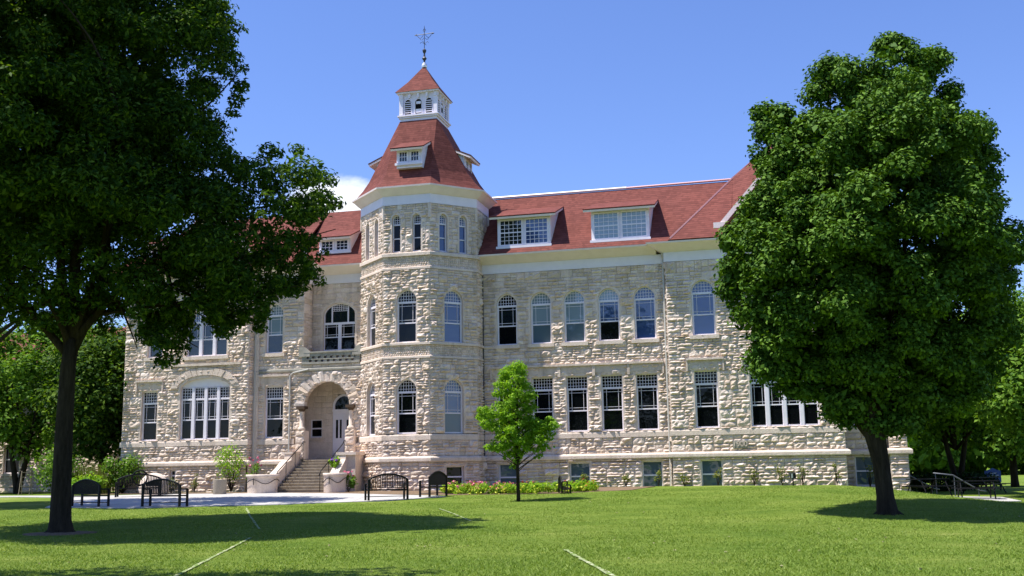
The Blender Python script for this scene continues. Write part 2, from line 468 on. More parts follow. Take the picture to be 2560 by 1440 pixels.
def window(par, F, c, w, z0, z1, rise=0, kind='sash', lights=1, panes=('g_dark', 'g_dark', 'g_dark'), zt=None, sur=.13, sill=.18, inset=.14, hood=False, grid=(7, 4), trimw=.03):
    hw = w / 2; fr = .055
    mb = MB(); o0, o1 = -inset - .05, -inset + .01
    ou = ringpts(c, hw, z0, z1, rise); inn = ringpts(c, hw - fr, z0 + fr * .0, z1 - fr, max(0, rise - fr))
    ring(mb, F, ou, inn, o0, o1, False)
    fbox(mb, F, c - hw, c + hw, z0, z0 + .07, o0, o1 + .02)
    H = z1 - z0
    def top(x): return z1 - rise + (archz(x - c, hw, rise) if rise > 0 else 0)
    bars = []
    lw = (w - (0.0)) / lights
    if kind == 'sash':
        if zt is None: zt = z1 - max(rise, .62) - .02
        zm = z0 + (zt - z0) * .49
        for L in range(1, lights): fbox(mb, F, c - hw + L * lw - .085, c - hw + L * lw + .085, z0, top(c - hw + L * lw) - .02, o0, o1 + .05)
        fbox(mb, F, c - hw, c + hw, zt - .05, zt + .05, o0, o1 + .015)
        for L in range(lights):
            a, b = c - hw + L * lw + (.085 if L else fr), c - hw + (L + 1) * lw - (.085 if L < lights - 1 else fr)
            fbox(mb, F, a, b, zm - .03, zm + .03, o0, o1 - .005)
            fbox(mb, F, a, a + .03, z0, zt, o0, o1 - .01); fbox(mb, F, b - .03, b, z0, zt, o0, o1 - .01)
            tb = .018; dd = .16 * min(1, (b - a) / .95)
            for x in (a + .03 + dd, b - .03 - dd): fbox(mb, F, x - tb / 2, x + tb / 2, zm, zt, o0 + .02, o1 - .02)
            for zz in (zm + .03 + .12, zt - .05 - .13): fbox(mb, F, a, b, zz - tb / 2, zz + tb / 2, o0 + .02, o1 - .02)
            gx, gz = grid
            gx = max(3, round(gx * (b - a) / .95))
            for i in range(1, gx):
                x = a + (b - a) * i / gx
                fbox(mb, F, x - .01, x + .01, zt, top(x) - .02, o0 + .02, o1 - .022)
            for i in range(1, gz):
                zz = zt + (z1 - zt) * i / gz
                q = 1.0
                if rise > 0 and zz > z1 - rise: q = max(0, 1 - ((zz - z1 + rise) / rise) ** 1.85) ** (1 / 1.85)
                if lights == 1: fbox(mb, F, c - hw * q + .01, c + hw * q - .01, zz - .01, zz + .01, o0 + .02, o1 - .022)
                else:
                    aa, bb = max(a, c - hw * q), min(b, c + hw * q)
                    if bb > aa: fbox(mb, F, aa, bb, zz - .01, zz + .01, o0 + .02, o1 - .022)
        zs = [(zt, z1), (zm, zt), (z0, zm)]
    elif kind == 'narrow':
        zt = z1 - .5; zm = z0 + (zt - z0) * .5
        fbox(mb, F, c - hw, c + hw, zt - .035, zt + .035, o0, o1 + .01)
        fbox(mb, F, c - hw, c + hw, zm - .025, zm + .025, o0, o1)
        for i in range(1, 4):
            x = c - hw + w * i / 4; fbox(mb, F, x - .009, x + .009, zt, top(x) - .02, o0 + .02, o1 - .02)
        for i in range(1, 4):
            zz = zt + .12 * i; q = 1.0
            if zz > z1 - rise: q = max(0, 1 - ((zz - z1 + rise) / rise) ** 1.85) ** (1 / 1.85)
            fbox(mb, F, c - hw * q, c + hw * q, zz - .009, zz + .009, o0 + .02, o1 - .022)
        zs = [(zt, z1), (zm, zt), (z0, zm)]
    elif kind == 'double':
        zm = (z0 + z1) / 2
        fbox(mb, F, c - hw, c + hw, zm - .035, zm + .035, o0, o1 + .01)
        zs = [(zm, z1), (z0, zm)]
    elif kind == 'gridded':
        for L in range(1, lights): fbox(mb, F, c - hw + L * lw - .10, c - hw + L * lw + .10, z0, z1, o0, o1 + .04)
        gx, gz = grid
        for L in range(lights):
            a, b = c - hw + L * lw + (.10 if L else fr), c - hw + (L + 1) * lw - (.10 if L < lights - 1 else fr)
            zm = (z0 + z1) / 2
            if gz > 4: fbox(mb, F, a, b, zm - .025, zm + .025, o0, o1 - .005)
            for i in range(1, gx): x = a + (b - a) * i / gx; fbox(mb, F, x - .012, x + .012, z0, z1, o0 + .02, o1 - .02)
            for i in range(1, gz): zz = z0 + H * i / gz; fbox(mb, F, a, b, zz - .012, zz + .012, o0 + .02, o1 - .022)
        zs = [((z0 + z1) / 2, z1), (z0, (z0 + z1) / 2)]
    elif kind == 'balcony':
        zt = z0 + (z1 - z0) * .57; zm = z0 + (zt - z0) * .5
        fbox(mb, F, c - hw, c + hw, zt - .06, zt + .06, o0, o1 + .015)
        fbox(mb, F, c - .09, c + .09, z0, zt, o0, o1 + .03)
        for sgn in (-1, 1):
            x = c + sgn * hw * .5; fbox(mb, F, x - .035, x + .035, zt, top(x) - .02, o0, o1)
            a, b = (c - hw + fr, c - .09) if sgn < 0 else (c + .09, c + hw - fr)
            fbox(mb, F, a, b, zm - .03, zm + .03, o0, o1)
            for x in (a + .12, b - .12): fbox(mb, F, x - .01, x + .01, zm, zt, o0 + .02, o1 - .02)
            for zz in (zm + .14, zt - .16): fbox(mb, F, a, b, zz - .01, zz + .01, o0 + .02, o1 - .02)
        for i in range(1, 7):
            x = c - hw * .5 + hw * i / 7; fbox(mb, F, x - .01, x + .01, z1 - .42, top(x) - .02, o0 + .02, o1 - .022)
        for i in range(4):
            zz = z1 - .42 + i * .1; fbox(mb, F, c - hw * .5, c + hw * .5, zz - .012, zz + .012, o0 + .02, o1 - .02)
        zs = [(zt, z1), (z0, zt)]
    win = mb.build('window', M['white'], par)
    if isinstance(panes, str): panes = (panes,)
    for i, (a, b) in enumerate(zs):
        g = MB(); pm = panes[min(i, len(panes) - 1)]
        if i == 0 and rise > 0:
            pts = [(x, z) for x, z in ringpts(c, hw - .03, a, z1 - .03, rise - .03)]
            if pts[1][1] < a:   # clip below
                pts = [(x, max(z, a)) for x, z in pts]
            g.poly([F(x, z, -inset - .035) for x, z in pts][::-1])
        else:
            g.poly([F(c - hw + .03, a, -inset - .035), F(c + hw - .03, a, -inset - .035), F(c + hw - .03, b - (.03 if i == 0 else 0), -inset - .035), F(c - hw + .03, b - (.03 if i == 0 else 0), -inset - .035)])
        g.build('pane', M[pm], win)
    if sur > 0:
        s = MB()
        ring(s, F, ringpts(c, hw + sur, z0, z1 + sur, rise + sur if rise else 0), ringpts(c, hw - .005, z0, z1 - .002, rise if rise else 0), -inset - .12, trimw, False)
        if hood:
            fbox(s, F, c - hw - .27, c + hw + .27, z1 + sur, z1 + .50, -.05, .05)
            fbox(s, F, c - hw - .33, c + hw + .33, z1 + .50, z1 + .60, -.05, .16)
            for sg in (-1, 1):
                x = c + sg * (hw + .30); fbox(s, F, x - .035, x + .035, z1 - .02, z1 + .50, -.03, .12)
        s.build('surround', M['trim'], win)
    if sill > 0:
        s = MB(); fbox(s, F, c - hw - .14, c + hw + .14, z0 - sill, z0, -inset - .10, .12); s.build('sill', M['trim'], win)
    # opaque panes: the dark of the rooms is put into their colour
    return win
def hole(c, w, z0, z1, rise=0): return (c - w / 2, c + w / 2, z0, z1, rise)

# ------------------------------------------------------------------ ground
KY = [-50, 10, 17, 24, 31, 36, 42.5, 44.5, 47, 53, 60, 70, 120, 900]
KZ = [-.1, -.08, 0, .04, .14, .33, .5, .57, .66, .82, .85, .85, .9, 1.2]
def sst(x, a, b):
    q = np.clip((x - a) / (b - a), 0, 1); return q * q * (3 - 2 * q)
def G(X, Y):
    X = np.asarray(X, float); Y = np.asarray(Y, float)
    z = np.interp(Y, KY, KZ)
    z = z + .26 * np.exp(-(X - 10) ** 2 / (2 * 5.5 ** 2) - (Y - 42) ** 2 / (2 * 6.5 ** 2))
    z = z - .50 * sst(X, 14.5, 19) * sst(Y, 33, 44)
    return z
def gz(x, y): return float(G(x, y))
xs = np.unique(np.concatenate([np.linspace(-600, -60, 14), np.arange(-60, 60, .8), np.linspace(60, 600, 14)]))
ys = np.unique(np.concatenate([np.linspace(-100, 0, 8), np.arange(0, 80, .5), np.linspace(80, 900, 20)]))
XX, YY = np.meshgrid(xs, ys)
ZZ = G(XX, YY) + .012 * np.sin(XX * 1.3 + .4 * YY) * np.sin(YY * .9)
me = bpy.data.meshes.new('lawn')
nx_, ny_ = len(xs), len(ys)
vv = np.stack([XX, YY, ZZ], -1).reshape(-1, 3)
fa = [(j * nx_ + i, j * nx_ + i + 1, (j + 1) * nx_ + i + 1, (j + 1) * nx_ + i) for j in range(ny_ - 1) for i in range(nx_ - 1)]
me.from_pydata(vv.tolist(), [], fa); me.materials.append(M['lawn'])
me.polygons.foreach_set('use_smooth', [True] * len(fa))
tag(link('lawn', me), kind='structure')
def sheet(name, poly, mt, h=.03, step=.6, kind='structure', skirt=.06, **kw):
    """ground sheet following the terrain: poly is a convex-ish XY outline given as two matched edges"""
    a, b = poly; n = 26; k = 14
    mb = MB(); rows = []
    def at(e, t_):
        L = [math.dist(e[i], e[i + 1]) for i in range(len(e) - 1)]; T = sum(L) * t_; i = 0
        while i < len(L) - 1 and T > L[i]: T -= L[i]; i += 1
        q = min(1, T / L[i]); return (e[i][0] + (e[i + 1][0] - e[i][0]) * q, e[i][1] + (e[i + 1][1] - e[i][1]) * q)
    for i in range(n + 1):
        p, q = at(a, i / n), at(b, i / n); row = []
        for j in range(k + 1):
            x = p[0] + (q[0] - p[0]) * j / k; y = p[1] + (q[1] - p[1]) * j / k
            row.append((x, y, gz(x, y) + h))
        row = [(row[0][0], row[0][1], row[0][2] - skirt)] + row + [(row[-1][0], row[-1][1], row[-1][2] - skirt)]
        rows.append(row)
    mb.grid(rows)
    return tag(mb.build(name, mt), kind=kind, **kw)
sheet('plaza_paving', ([(-18.3, 43.6), (-14.5, 42.3), (-9, 43.2), (-5, 44.6), (-2.9, 46.8)], [(-20.5, 52.6), (-17, 53.9), (-12, 53.4), (-8, 51.5), (-3.2, 47.4)]), M['concrete'], .025)
sheet('garden_path', ([(-70, 60.5), (-40, 60.4), (-19.5, 51.0)], [(-70, 62.2), (-40, 62.1), (-19.0, 53.0)]), M['concrete'], .03)
sheet('plaza_corner', ([(17.2, 45.6), (18.6, 45.0), (20.6, 45.6)], [(17.4, 49.5), (19.2, 50), (21.2, 48.8)]), M['concrete'], .03)
sheet('flower_bed_soil', ([(-21.5, 56.2), (-16.5, 55.0), (-9.2, 52.1), (-3, 48.1), (2, 46.9), (5, 47.9)], [(-21.5, 58.9), (-15.5, 57.5), (-7.5, 54.5), (-1.5, 54.2), (3, 53.4), (6.6, 52.6)]), M['mulch'], .02)
def strip(pts, w, name='worn_line'):
    mb = MB(); rows = []
    P = []
    for (x0, y0), (x1, y1) in zip(pts, pts[1:]):
        for i in range(14): P.append((x0 + (x1 - x0) * i / 14, y0 + (y1 - y0) * i / 14))
    P.append(pts[-1])
    for i, (x, y) in enumerate(P):
        ax, ay = P[max(0, i - 1)]; bx, by = P[min(len(P) - 1, i + 1)]
        L = math.hypot(bx - ax, by - ay); nx, ny = -(by - ay) / L, (bx - ax) / L
        ww = w * rnd.choice((.6, .8, 1.0, 1.2)); x += nx * rnd.uniform(-.01, .01)
        rows.append([(x + nx * ww, y + ny * ww, gz(x + nx * ww, y + ny * ww) + .022), (x - nx * ww, y - ny * ww, gz(x - nx * ww, y - ny * ww) + .022)])
    mb.grid(rows)
    tag(mb.build(name, M['line']), kind='structure')
strip([(1.0, 22.9), (1.25, 20.0), (1.62, 16.0)], .045)
strip([(-2.6, 38.5), (-1.3, 32.8)], .03)
strip([(-9.9, 41.2), (-8.5, 36), (-7.1, 31.2)], .035)
strip([(-6.6, 28.0), (-6.2, 24.0), (-5.4, 17.0)], .038)

# ------------------------------------------------------------------ the hall
H = empty('stone_hall', OB, -A)
tag(H, 'long rough limestone school hall with red shingled roofs, white cornices and an octagonal tower', 'building')
ARCH = .52
F_R1 = Frame(-6.68, 0, 2.75, 0); F_R2 = Frame(2.75, .4, 10.68, .4)
F_RS = Frame(2.75, 0, 2.75, .4)
F_R4 = Frame(10.68, -1.2, 13.4, -1.2)
F_L1 = Frame(-26.3, 1.5, -18.95, 1.5); F_LS = Frame(-18.95, 1.5, -18.95, 1.0)
F_L2 = Frame(-18.95, 1.0, -12.72, 1.0)
F_B = Frame(-16.1, 0, -12.9, 0); F_BS = Frame(-16.1, 1.0, -16.1, 0)
TP = [(-12.92, -1.15), (-12.92, .95), (-10.97, 2.9), (-8.53, 2.9), (-6.68, 1.05), (-6.68, -1.15), (-8.53, -3.0), (-10.97, -3.0)]
F_T = [Frame(*TP[i], *TP[(i + 1) % 8]) for i in range(8)]
F_TSL, F_TL, F_TF, F_TR, F_TS = F_T[:5]
ZG, ZW0, ZW1, ZS0, ZS1, ZF = .3, 2.19, 2.47, 3.24, 3.52, 11.68
def rel(F, u, v=None):
    """distance along frame of building coordinate u"""
    return (u - F.p.x) / F.t.x
WALLS = {}
def make_wall(F, s0, s1, holes=(), top=ZF, low=True, low_s1=None, **kw):
    mb = MB()
    if low:
        Fb = Frame(F.p.x, -F.p.y, F.p.x + F.t.x, -(F.p.y + F.t.y)); Fb.p = F.p + F.n * .07
        wall(mb, Fb, s0, s1, ZG, ZW0, holes, depth=.12, hmin=.30, hmax=.42, wmin=.4, wmax=.95)
        mb.build('basement_wall', M['rock'], H); mb = MB()
        wall(mb, F, s0, s1, ZW1, ZS0, holes, **kw)
        mb.build('wall', M['rock'], H); mb = MB()
    wall(mb, F, s0, s1, ZS1 if low else 0, top, holes, **kw) if low else None
    return mb
def win_holes(F, L): return [(rel(F, u) - w / 2, rel(F, u) + w / 2, z0, z1, r) for (u, w, z0, z1, r) in L]

# --- R1
R1u = [(u, 1.07, 7.98, 10.62, ARCH) for u in (-5.4, -3.63, -1.91, -.17, 1.62)]
R1l = [(u, 1.08, 3.56, 6.29, 0) for u in (-5.4, -3.62, -1.87, -.13, 1.59)]
R1b = [(-5.42, 1.0, .72, 2.06, 0), (-1.82, 1.02, .72, 2.06, 0), (1.72, .98, .72, 2.08, 0)]
make_wall(F_R1, 0, F_R1.len, win_holes(F_R1, R1u + R1l + R1b)).build('wall', M['rock'], H)
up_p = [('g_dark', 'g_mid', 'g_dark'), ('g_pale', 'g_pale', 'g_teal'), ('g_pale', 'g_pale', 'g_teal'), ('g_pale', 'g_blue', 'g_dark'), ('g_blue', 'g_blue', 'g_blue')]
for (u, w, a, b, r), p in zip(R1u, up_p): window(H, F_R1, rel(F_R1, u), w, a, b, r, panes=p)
for (u, w, a, b, r) in R1l: window(H, F_R1, rel(F_R1, u), w, a, b, r, hood=True, sill=0, panes=('g_dark', 'g_dark', 'g_dark'))
for (u, w, a, b, r) in R1b: window(H, F_R1, rel(F_R1, u), w, a, b, r, kind='double', panes='g_teal', sill=0, sur=.1, inset=.08, trimw=.09)
# --- R2/R3
R2 = [(4.5, 1.12, 8.0, 10.7, ARCH), (4.47, 1.12, 3.58, 6.3, 0), (4.57, 1.0, .74, 2.08, 0)]
R3 = [(8.05, 3.1, 3.58, 6.27, 0), (8.05, 2.5, 7.95, 10.5, .75)]
make_wall(F_R2, 0, F_R2.len, win_holes(F_R2, R2 + R3)).build('wall', M['rock'], H)
make_wall(F_RS, 0, .4).build('wall', M['rock'], H)
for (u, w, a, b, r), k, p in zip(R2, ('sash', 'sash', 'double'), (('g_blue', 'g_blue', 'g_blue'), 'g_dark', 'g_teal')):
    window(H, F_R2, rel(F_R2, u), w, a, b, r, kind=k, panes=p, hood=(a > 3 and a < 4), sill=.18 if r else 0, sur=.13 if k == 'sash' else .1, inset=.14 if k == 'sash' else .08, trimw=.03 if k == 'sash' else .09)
window(H, F_R2, rel(F_R2, 8.05), 3.1, 3.58, 6.27, 0, lights=4, sill=0, panes='g_dark', hood=True)
window(H, F_R2, rel(F_R2, 8.05), 2.5, 7.95, 10.5, .75, lights=3, panes='g_mid')
R4w = [(11.75, 1.3, .75, 2.15, 0), (11.75, 1.2, 3.58, 6.2, 0)]
make_wall(F_R4, 0, F_R4.len, win_holes(F_R4, R4w)).build('wall', M['rock'], H)
window(H, F_R4, rel(F_R4, 11.75), 1.3, .75, 2.15, 0, kind='double', panes='g_teal', sill=0, sur=.1, inset=.08, trimw=.09)
window(H, F_R4, rel(F_R4, 11.75), 1.2, 3.58, 6.2, 0, panes='g_dark', sill=0)
# projecting pier at the right end
F_P = Frame(12.62, -.3, 13.42, -.3); F_P2 = Frame(12.62, -1.2, 12.62, -.3); F_P2.n = -F_P2.n
mb = make_wall(F_P, 0, .8); mb.build('wall', M['rock'], H)
# --- L1
L1 = [(-24.7, .96, 3.57, 6.17, 0), (-21.44, 2.9, 3.57, 6.78, .48), (-24.5, .9, 7.97, 10.5, ARCH), (-21.44, 2.4, 7.93, 10.5, .72), (-23.15, .34, 1.45, 2.02, 0)]
make_wall(F_L1, 0, F_L1.len, win_holes(F_L1, L1)).build('wall', M['rock'], H)
make_wall(F_LS, 0, .5).build('wall', M['rock'], H)
window(H, F_L1, rel(F_L1, -24.7), .96, 3.57, 6.17, 0, hood=True, sill=0, panes='g_dark')
window(H, F_L1, rel(F_L1, -24.5), .9, 7.97, 10.5, ARCH, panes='g_mid')
window(H, F_L1, rel(F_L1, -21.44), 2.4, 7.93, 10.5, .72, lights=3, panes=('g_blue', 'g_mid', 'g_mid'))
window(H, F_L1, rel(F_L1, -23.15), .34, 1.45, 2.02, 0, kind='double', panes='g_dark', sill=0, sur=.08, inset=.08, trimw=.09)
c = rel(F_L1, -21.44)
w4 = window(H, F_L1, c, 2.9, 3.57, 6.32, 0, lights=4, sill=0, panes='g_dark', sur=0)
mb = MB(); a, b = ringpts(c, 1.45, 6.25, 6.78, .5), None
mb.poly([F_L1(x, z, -.13) for x, z in a][::-1]); mb.build('tympanum', M['white'], w4)
mb = MB()
ring(mb, F_L1, ringpts(c, 1.60, 3.57, 6.92, .60), ringpts(c, 1.445, 3.57, 6.77, .50), -.26, .035, False)
mb.build('surround', M['trim'], w4)
mb = MB()
for i in range(17):   # rock-faced voussoirs over the wide window
    t0, t1 = math.pi * (1 - (i + .04) / 17), math.pi * (1 - (i + .96) / 17)
    P = lambda th, rx, rz: (c + rx * math.cos(th), 6.27 + rz * math.sin(th))
    q = [P(t0, 1.60, .66), P(t1, 1.60, .66), P(t1, 1.98, 1.05), P(t0, 1.98, 1.05)]
    o = rnd.uniform(.07, .11)
    mb.hexa([F_L1(*q[0], o), F_L1(*q[1], o), F_L1(*q[1], -.02), F_L1(*q[0], -.02), F_L1(*q[3], o * .9), F_L1(*q[2], o * .9), F_L1(*q[2], -.02), F_L1(*q[3], -.02)])
fbox(mb, F_L1, c - 2.05, c + 2.05, 7.42, 7.55, -.02, .13)
mb.build('arch_stones', M['trim'], w4)
# --- L2 with entrance arch and balcony
AC, AH, AZ = -14.75, 1.25, 5.15
L2 = [(-17.72, 1.07, 3.57, 6.25, 0), (-17.78, .98, 7.98, 10.62, ARCH), (AC, AH * 2, 2.42, 6.38, 1.23)]
mb = MB(); hs = win_holes(F_L2, L2)
hs[2] = (hs[2][0], hs[2][1], 0, 6.38, 1.23)
F_b2 = Frame(-18.95, 1.07, -12.72, 1.07)
wall(mb, F_b2, 0, rel(F_L2, -16.2), ZG, ZW0, hs, depth=.12, hmin=.30, hmax=.42, wmin=.4, wmax=.95); mb.build('basement_wall', M['rock'], H); mb = MB()
wall(mb, F_L2, 0, F_L2.len, ZW1, ZS0, hs); mb.build('wall', M['rock'], H); mb = MB()
wall(mb, F_L2, 0, F_L2.len, ZS1, 6.95, hs); mb.build('wall', M['rock'], H); mb = MB()
wall(mb, F_L2, 0, F_L2.len - .0, 7.12, 7.32, [], split=False, depth=.04, hmin=.2, hmax=.2)
wall(mb, F_L2, 0, rel(F_L2, -16.1), 7.32, ZF, hs)
mb.build('wall', M['rock'], H)
window(H, F_L2, rel(F_L2, -17.72), 1.07, 3.57, 6.25, 0, hood=True, sill=0, panes='g_dark')
window(H, F_L2, rel(F_L2, -17.78), .98, 7.98, 10.62, ARCH, panes=('g_pale', 'g_pale', 'g_mid'))
mb = MB()
wall(mb, F_B, 0, F_B.len, 7.3, ZF, win_holes(F_B, [(-14.56, 1.82, 8.1, 10.64, .62)]), depth=.05); mb.build('wall', M['rock'], H); mb = MB()
wall(mb, F_BS, 0, F_BS.len, 7.3, ZF, depth=.05)
mb.build('wall', M['rock'], H)
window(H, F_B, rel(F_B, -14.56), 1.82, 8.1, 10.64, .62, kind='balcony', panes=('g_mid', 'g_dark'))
# arch voussoirs + columns
arch = MB(); c = rel(F_L2, AC)
for i in range(15):
    t0, t1 = math.pi * (1 - (i + .05) / 15), math.pi * (1 - (i + .95) / 15)
    ro = 1.25 + .55 + rnd.uniform(-.06, .06)
    q = [(c + r_ * math.cos(t_), AZ + r_ * math.sin(t_)) for t_, r_ in ((t0, 1.25), (t1, 1.25), (t1, ro), (t0, ro))]
    o = rnd.uniform(.05, .12); tm = (t0 + t1) / 2
    mid = [(c + r_ * math.cos(tm) , AZ + r_ * math.sin(tm)) for r_ in (1.32, ro - .1)]
    k = len(arch.v)
    arch.v += [F_L2(*q[0], .05), F_L2(*q[1], .05), F_L2(*q[2], .05), F_L2(*q[3], .05)] + [F_L2(*q[0], -.3), F_L2(*q[1], -.3), F_L2(*q[2], -.05), F_L2(*q[3], -.05)]
    arch.v += [F_L2(*mid[0], o), F_L2(*mid[1], o)]
    for f in ((0, 1, 8), (1, 2, 9, 8), (2, 3, 9), (3, 0, 8, 9), (0, 4, 5, 1), (2, 6, 7, 3), (1, 5, 6, 2), (3, 7, 4, 0)): arch.f.append(tuple(k + x for x in f))
arch = arch.build('entrance_arch', M['rock'], H)
for sgn in (-1, 1):
    u = c + sgn * 1.36
    mb = MB(); p = F_L2(u, 0, .06)
    mb.lathe([(.0, 3.9), (.20, 3.9), (.20, 4.02), (.16, 4.08), (.11, 4.12), (.105, 4.85), (.11, 4.88), (.14, 4.92)], p[0], p[1], 14)
    mb.build('column', M['trim'], arch, True)
    mb = MB(); fbox(mb, F_L2, u - .22, u + .22, 5.02, 5.16, -.2, .30); mb.lathe([(.12, 4.88), (.2, 5.02), (.2, 5.03)], p[0], p[1], 14)
    mb.build('capital', M['pot'], arch)
    mb = MB(); Fq = Frame(-18.95, 1.22, -12.72, 1.22)
    wall(mb, Fq, u - .26, u + .24, 2.45, 3.9, split=False, hmin=.35, hmax=.4, wmin=.5, wmax=.5, depth=.1)
    fbox(mb, F_L2, u - .26, u + .24, 2.45, 3.9, -.3, .21); mb.build('pedestal', M['rock'], arch)
# porch interior
mb = MB(); PF = Frame(-16.7, -.6, -12.75, -.6)
wall(mb, PF, 0, rel(PF, -15.12), 2.42, 6.7, [(rel(PF, -16.03) - .33, rel(PF, -16.03) + .33, 3.6, 4.55, 0)], split=False, depth=.02, rough=.3, hmin=.3, hmax=.34)
wall(mb, PF, rel(PF, -15.12), PF.len, 2.42, 6.7, [(rel(PF, -14.5) - .62, rel(PF, -14.5) + .62, 2.42, 5.85, .6)], split=False, depth=.02, rough=.3, hmin=.3, hmax=.34)
for F in (Frame(-16.7, 1.0, -16.7, -.6), Frame(-12.76, -.6, -12.76, 1.0)):
    wall(mb, F, 0, 1.6, 2.42, 6.7, split=False, depth=.02, rough=.3, hmin=.3, hmax=.34)
mb.poly([(-16.7, .6, 6.7), (-12.7, .6, 6.7), (-12.7, -.95, 6.7), (-16.7, -.95, 6.7)])
mb.build('porch_wall', M['trim'], H)
window(H, PF, rel(PF, -16.03), .66, 3.6, 4.55, 0, kind='double', panes='g_dark', sill=.1, sur=.1, inset=.04)
dr = MB(); dc = rel(PF, -14.5)
fbox(dr, PF, dc - .62, dc + .62, 2.44, 4.98, -.10, -.03)
ring(dr, PF, ringpts(dc, .62, 4.98, 5.85, .6), ringpts(dc, .5, 5.06, 5.74, .5), -.12, .0, True)
fbox(dr, PF, dc - .62, dc + .62, 4.93, 5.05, -.12, .03); fbox(dr, PF, dc - .012, dc + .012, 2.46, 4.93, -.1, -.02)
for a_ in (-.58, .02):
    fbox(dr, PF, dc + a_, dc + a_ + .56, 2.55, 2.9, -.1, -.015)
    for k in (0, .47): fbox(dr, PF, dc + a_ + k, dc + a_ + k + .09, 2.55, 4.85, -.1, -.015)
dr = dr.build('door', M['white'], H)
for a_ in (-.44, -.22, .16, .38):
    g = MB(); fbox(g, PF, dc + a_, dc + a_ + .12, 3.55, 4.5, -.1, -.022); g.build('pane', M['g_dark'], dr)
g = MB(); g.poly([PF(x, z, -.06) for x, z in ringpts(dc, .55, 5.04, 5.8, .55)][::-1]); g.build('fanlight', M['g_dark'], dr)
# parapet of the balcony
mb = MB(); a0, a1 = rel(F_L2, -16.15), rel(F_L2, -12.95)
n = 8; w = (a1 - a0 - .5) / n
fbox(mb, F_L2, a0, a1, 7.32, 7.42, -.25, .10)
for row, z in enumerate((7.42, 7.60)):
    fbox(mb, F_L2, a0, a0 + .25, z, z + .13, -.22, .04); fbox(mb, F_L2, a1 - .25, a1, z, z + .13, -.22, .04)
    for i in range(n + 1):
        x = a0 + .25 + i * w + (w / 2 if row else 0) - .06
        if x + .16 < a1 - .1: fbox(mb, F_L2, x, x + .17, z, z + .13, -.22, .03)
    fbox(mb, F_L2, a0, a1, z + .13, z + .18, -.22, .06)
fbox(mb, F_L2, a0 + .2, a1 - .2, 7.78, 7.90, -.22, .05); fbox(mb, F_L2, a0 + .1, a1 - .1, 7.90, 7.97, -.28, .11)
for sg, x in ((1, a0 - .18), (-1, a1 + .22)):
    pr = [(0, 7.72), (0, 8.22), (.26, 8.22), (.40, 8.16), (.52, 8.02), (.62, 7.96), (.62, 7.72)]
    f_ = [F_L2(x + sg * p, z, .10) for p, z in pr]; b_ = [F_L2(x + sg * p, z, -.22) for p, z in pr]
    mb.poly(f_ if sg < 0 else f_[::-1]); mb.poly(b_)
    for i in range(len(pr)): j = (i + 1) % len(pr); mb.poly([f_[i], f_[j], b_[j], b_[i]])
mb.box(-16.1, -12.8, -1.0, .0, 7.1, 7.3)
mb.build('balcony_parapet', M['oldstone'], H)

# --- tower
def tower_face(F, single=True, low=True, base=False, wins=True, deep=.125):
    mb = MB(); L = F.len; c = L / 2; hs = []; W_ = []
    if wins:
        W_ = [(c, 1.05, 3.55, 6.20, ARCH), (c, 1.05, 7.98, 10.63, ARCH)]
        off = .54 if L < 2.6 else .56
        W_ += [(c - off, .46, 12.52, 14.45, .24), (c + off, .46, 12.52, 14.45, .24)]
        if base: W_.append((c, .98, .95, 1.98, 0))
    hs = [(a - w / 2, a + w / 2, z0, z1, r) for a, w, z0, z1, r in W_]
    if low:
        Fb = Frame(0, 0, 1, 0); Fb.p = F.p + F.n * .07; Fb.t = F.t; Fb.n = F.n; Fb.len = L
        wall(mb, Fb, -.03, L + .03, ZG, ZW0, hs, depth=.12, hmin=.32, hmax=.42, wmin=.4, wmax=.9); mb.build('basement_wall', M['rock'], H); mb = MB()
        wall(mb, F, 0, L, ZW1, ZS0, hs, depth=deep); mb.build('tower_wall', M['rock'], H); mb = MB()
        wall(mb, F, 0, L, ZS1, 7.2, hs, depth=deep, wmin=.25, wmax=.6); mb.build('tower_wall', M['rock'], H); mb = MB()
        wall(mb, F, 0, L, 7.32, 7.86, [], hmin=.105, hmax=.115, wmin=.13, wmax=.16, split=False, depth=.05, rough=.5); mb.build('checkered_band', M['rock'], H); mb = MB()
        wall(mb, F, 0, L, 8.0, 11.62, hs, depth=deep, wmin=.25, wmax=.6); mb.build('tower_wall', M['rock'], H); mb = MB()
        wall(mb, F, 0, L, 11.75, 12.3, [], hmin=.105, hmax=.115, wmin=.13, wmax=.16, split=False, depth=.05, rough=.5); mb.build('checkered_band', M['rock'], H); mb = MB()
    wall(mb, F, 0, L, 12.48, 14.94, hs, depth=deep * .65, wmin=.2, wmax=.5)
    mb.build('tower_wall', M['rock'], H)
    return W_
tp = {1: ['g_mid', 'g_mid', 'g_mid', 'g_mid', None], 2: ['g_dark', 'g_dark', 'g_dark', 'g_dark', None], 3: ['g_teal', 'g_blue', 'g_blue', 'g_blue', 'g_dark']}
for i, F in enumerate(F_T):
    W_ = tower_face(F, low=i in (0, 1, 2, 3, 4), base=i == 3, wins=i in (1, 2, 3))
    if i in tp:
        for (a, w, z0, z1, r), p in zip(W_, tp[i]):
            k = 'sash' if w > 1 else ('narrow' if w < .6 else 'double')
            pp = p
            if i == 3 and z0 < 4 and z0 > 3: pp = ('g_blue', 'g_blue', 'g_teal')
            window(H, F, a, w, z0, z1, r, kind=k, panes=pp, sill=0 if k != 'sash' or True else .1, sur=.12 if w > .6 else .09, inset=.15 if k != 'double' else .08, trimw=.03 if k != 'double' else .09)
for (u, v) in TP:   # corner shafts under the tower cornice
    mb = MB(); mb.tube([(u, -v, 14.2), (u, -v, 14.95)], .09, 8)
    mb.build('corner_shaft', M['trim'], H)

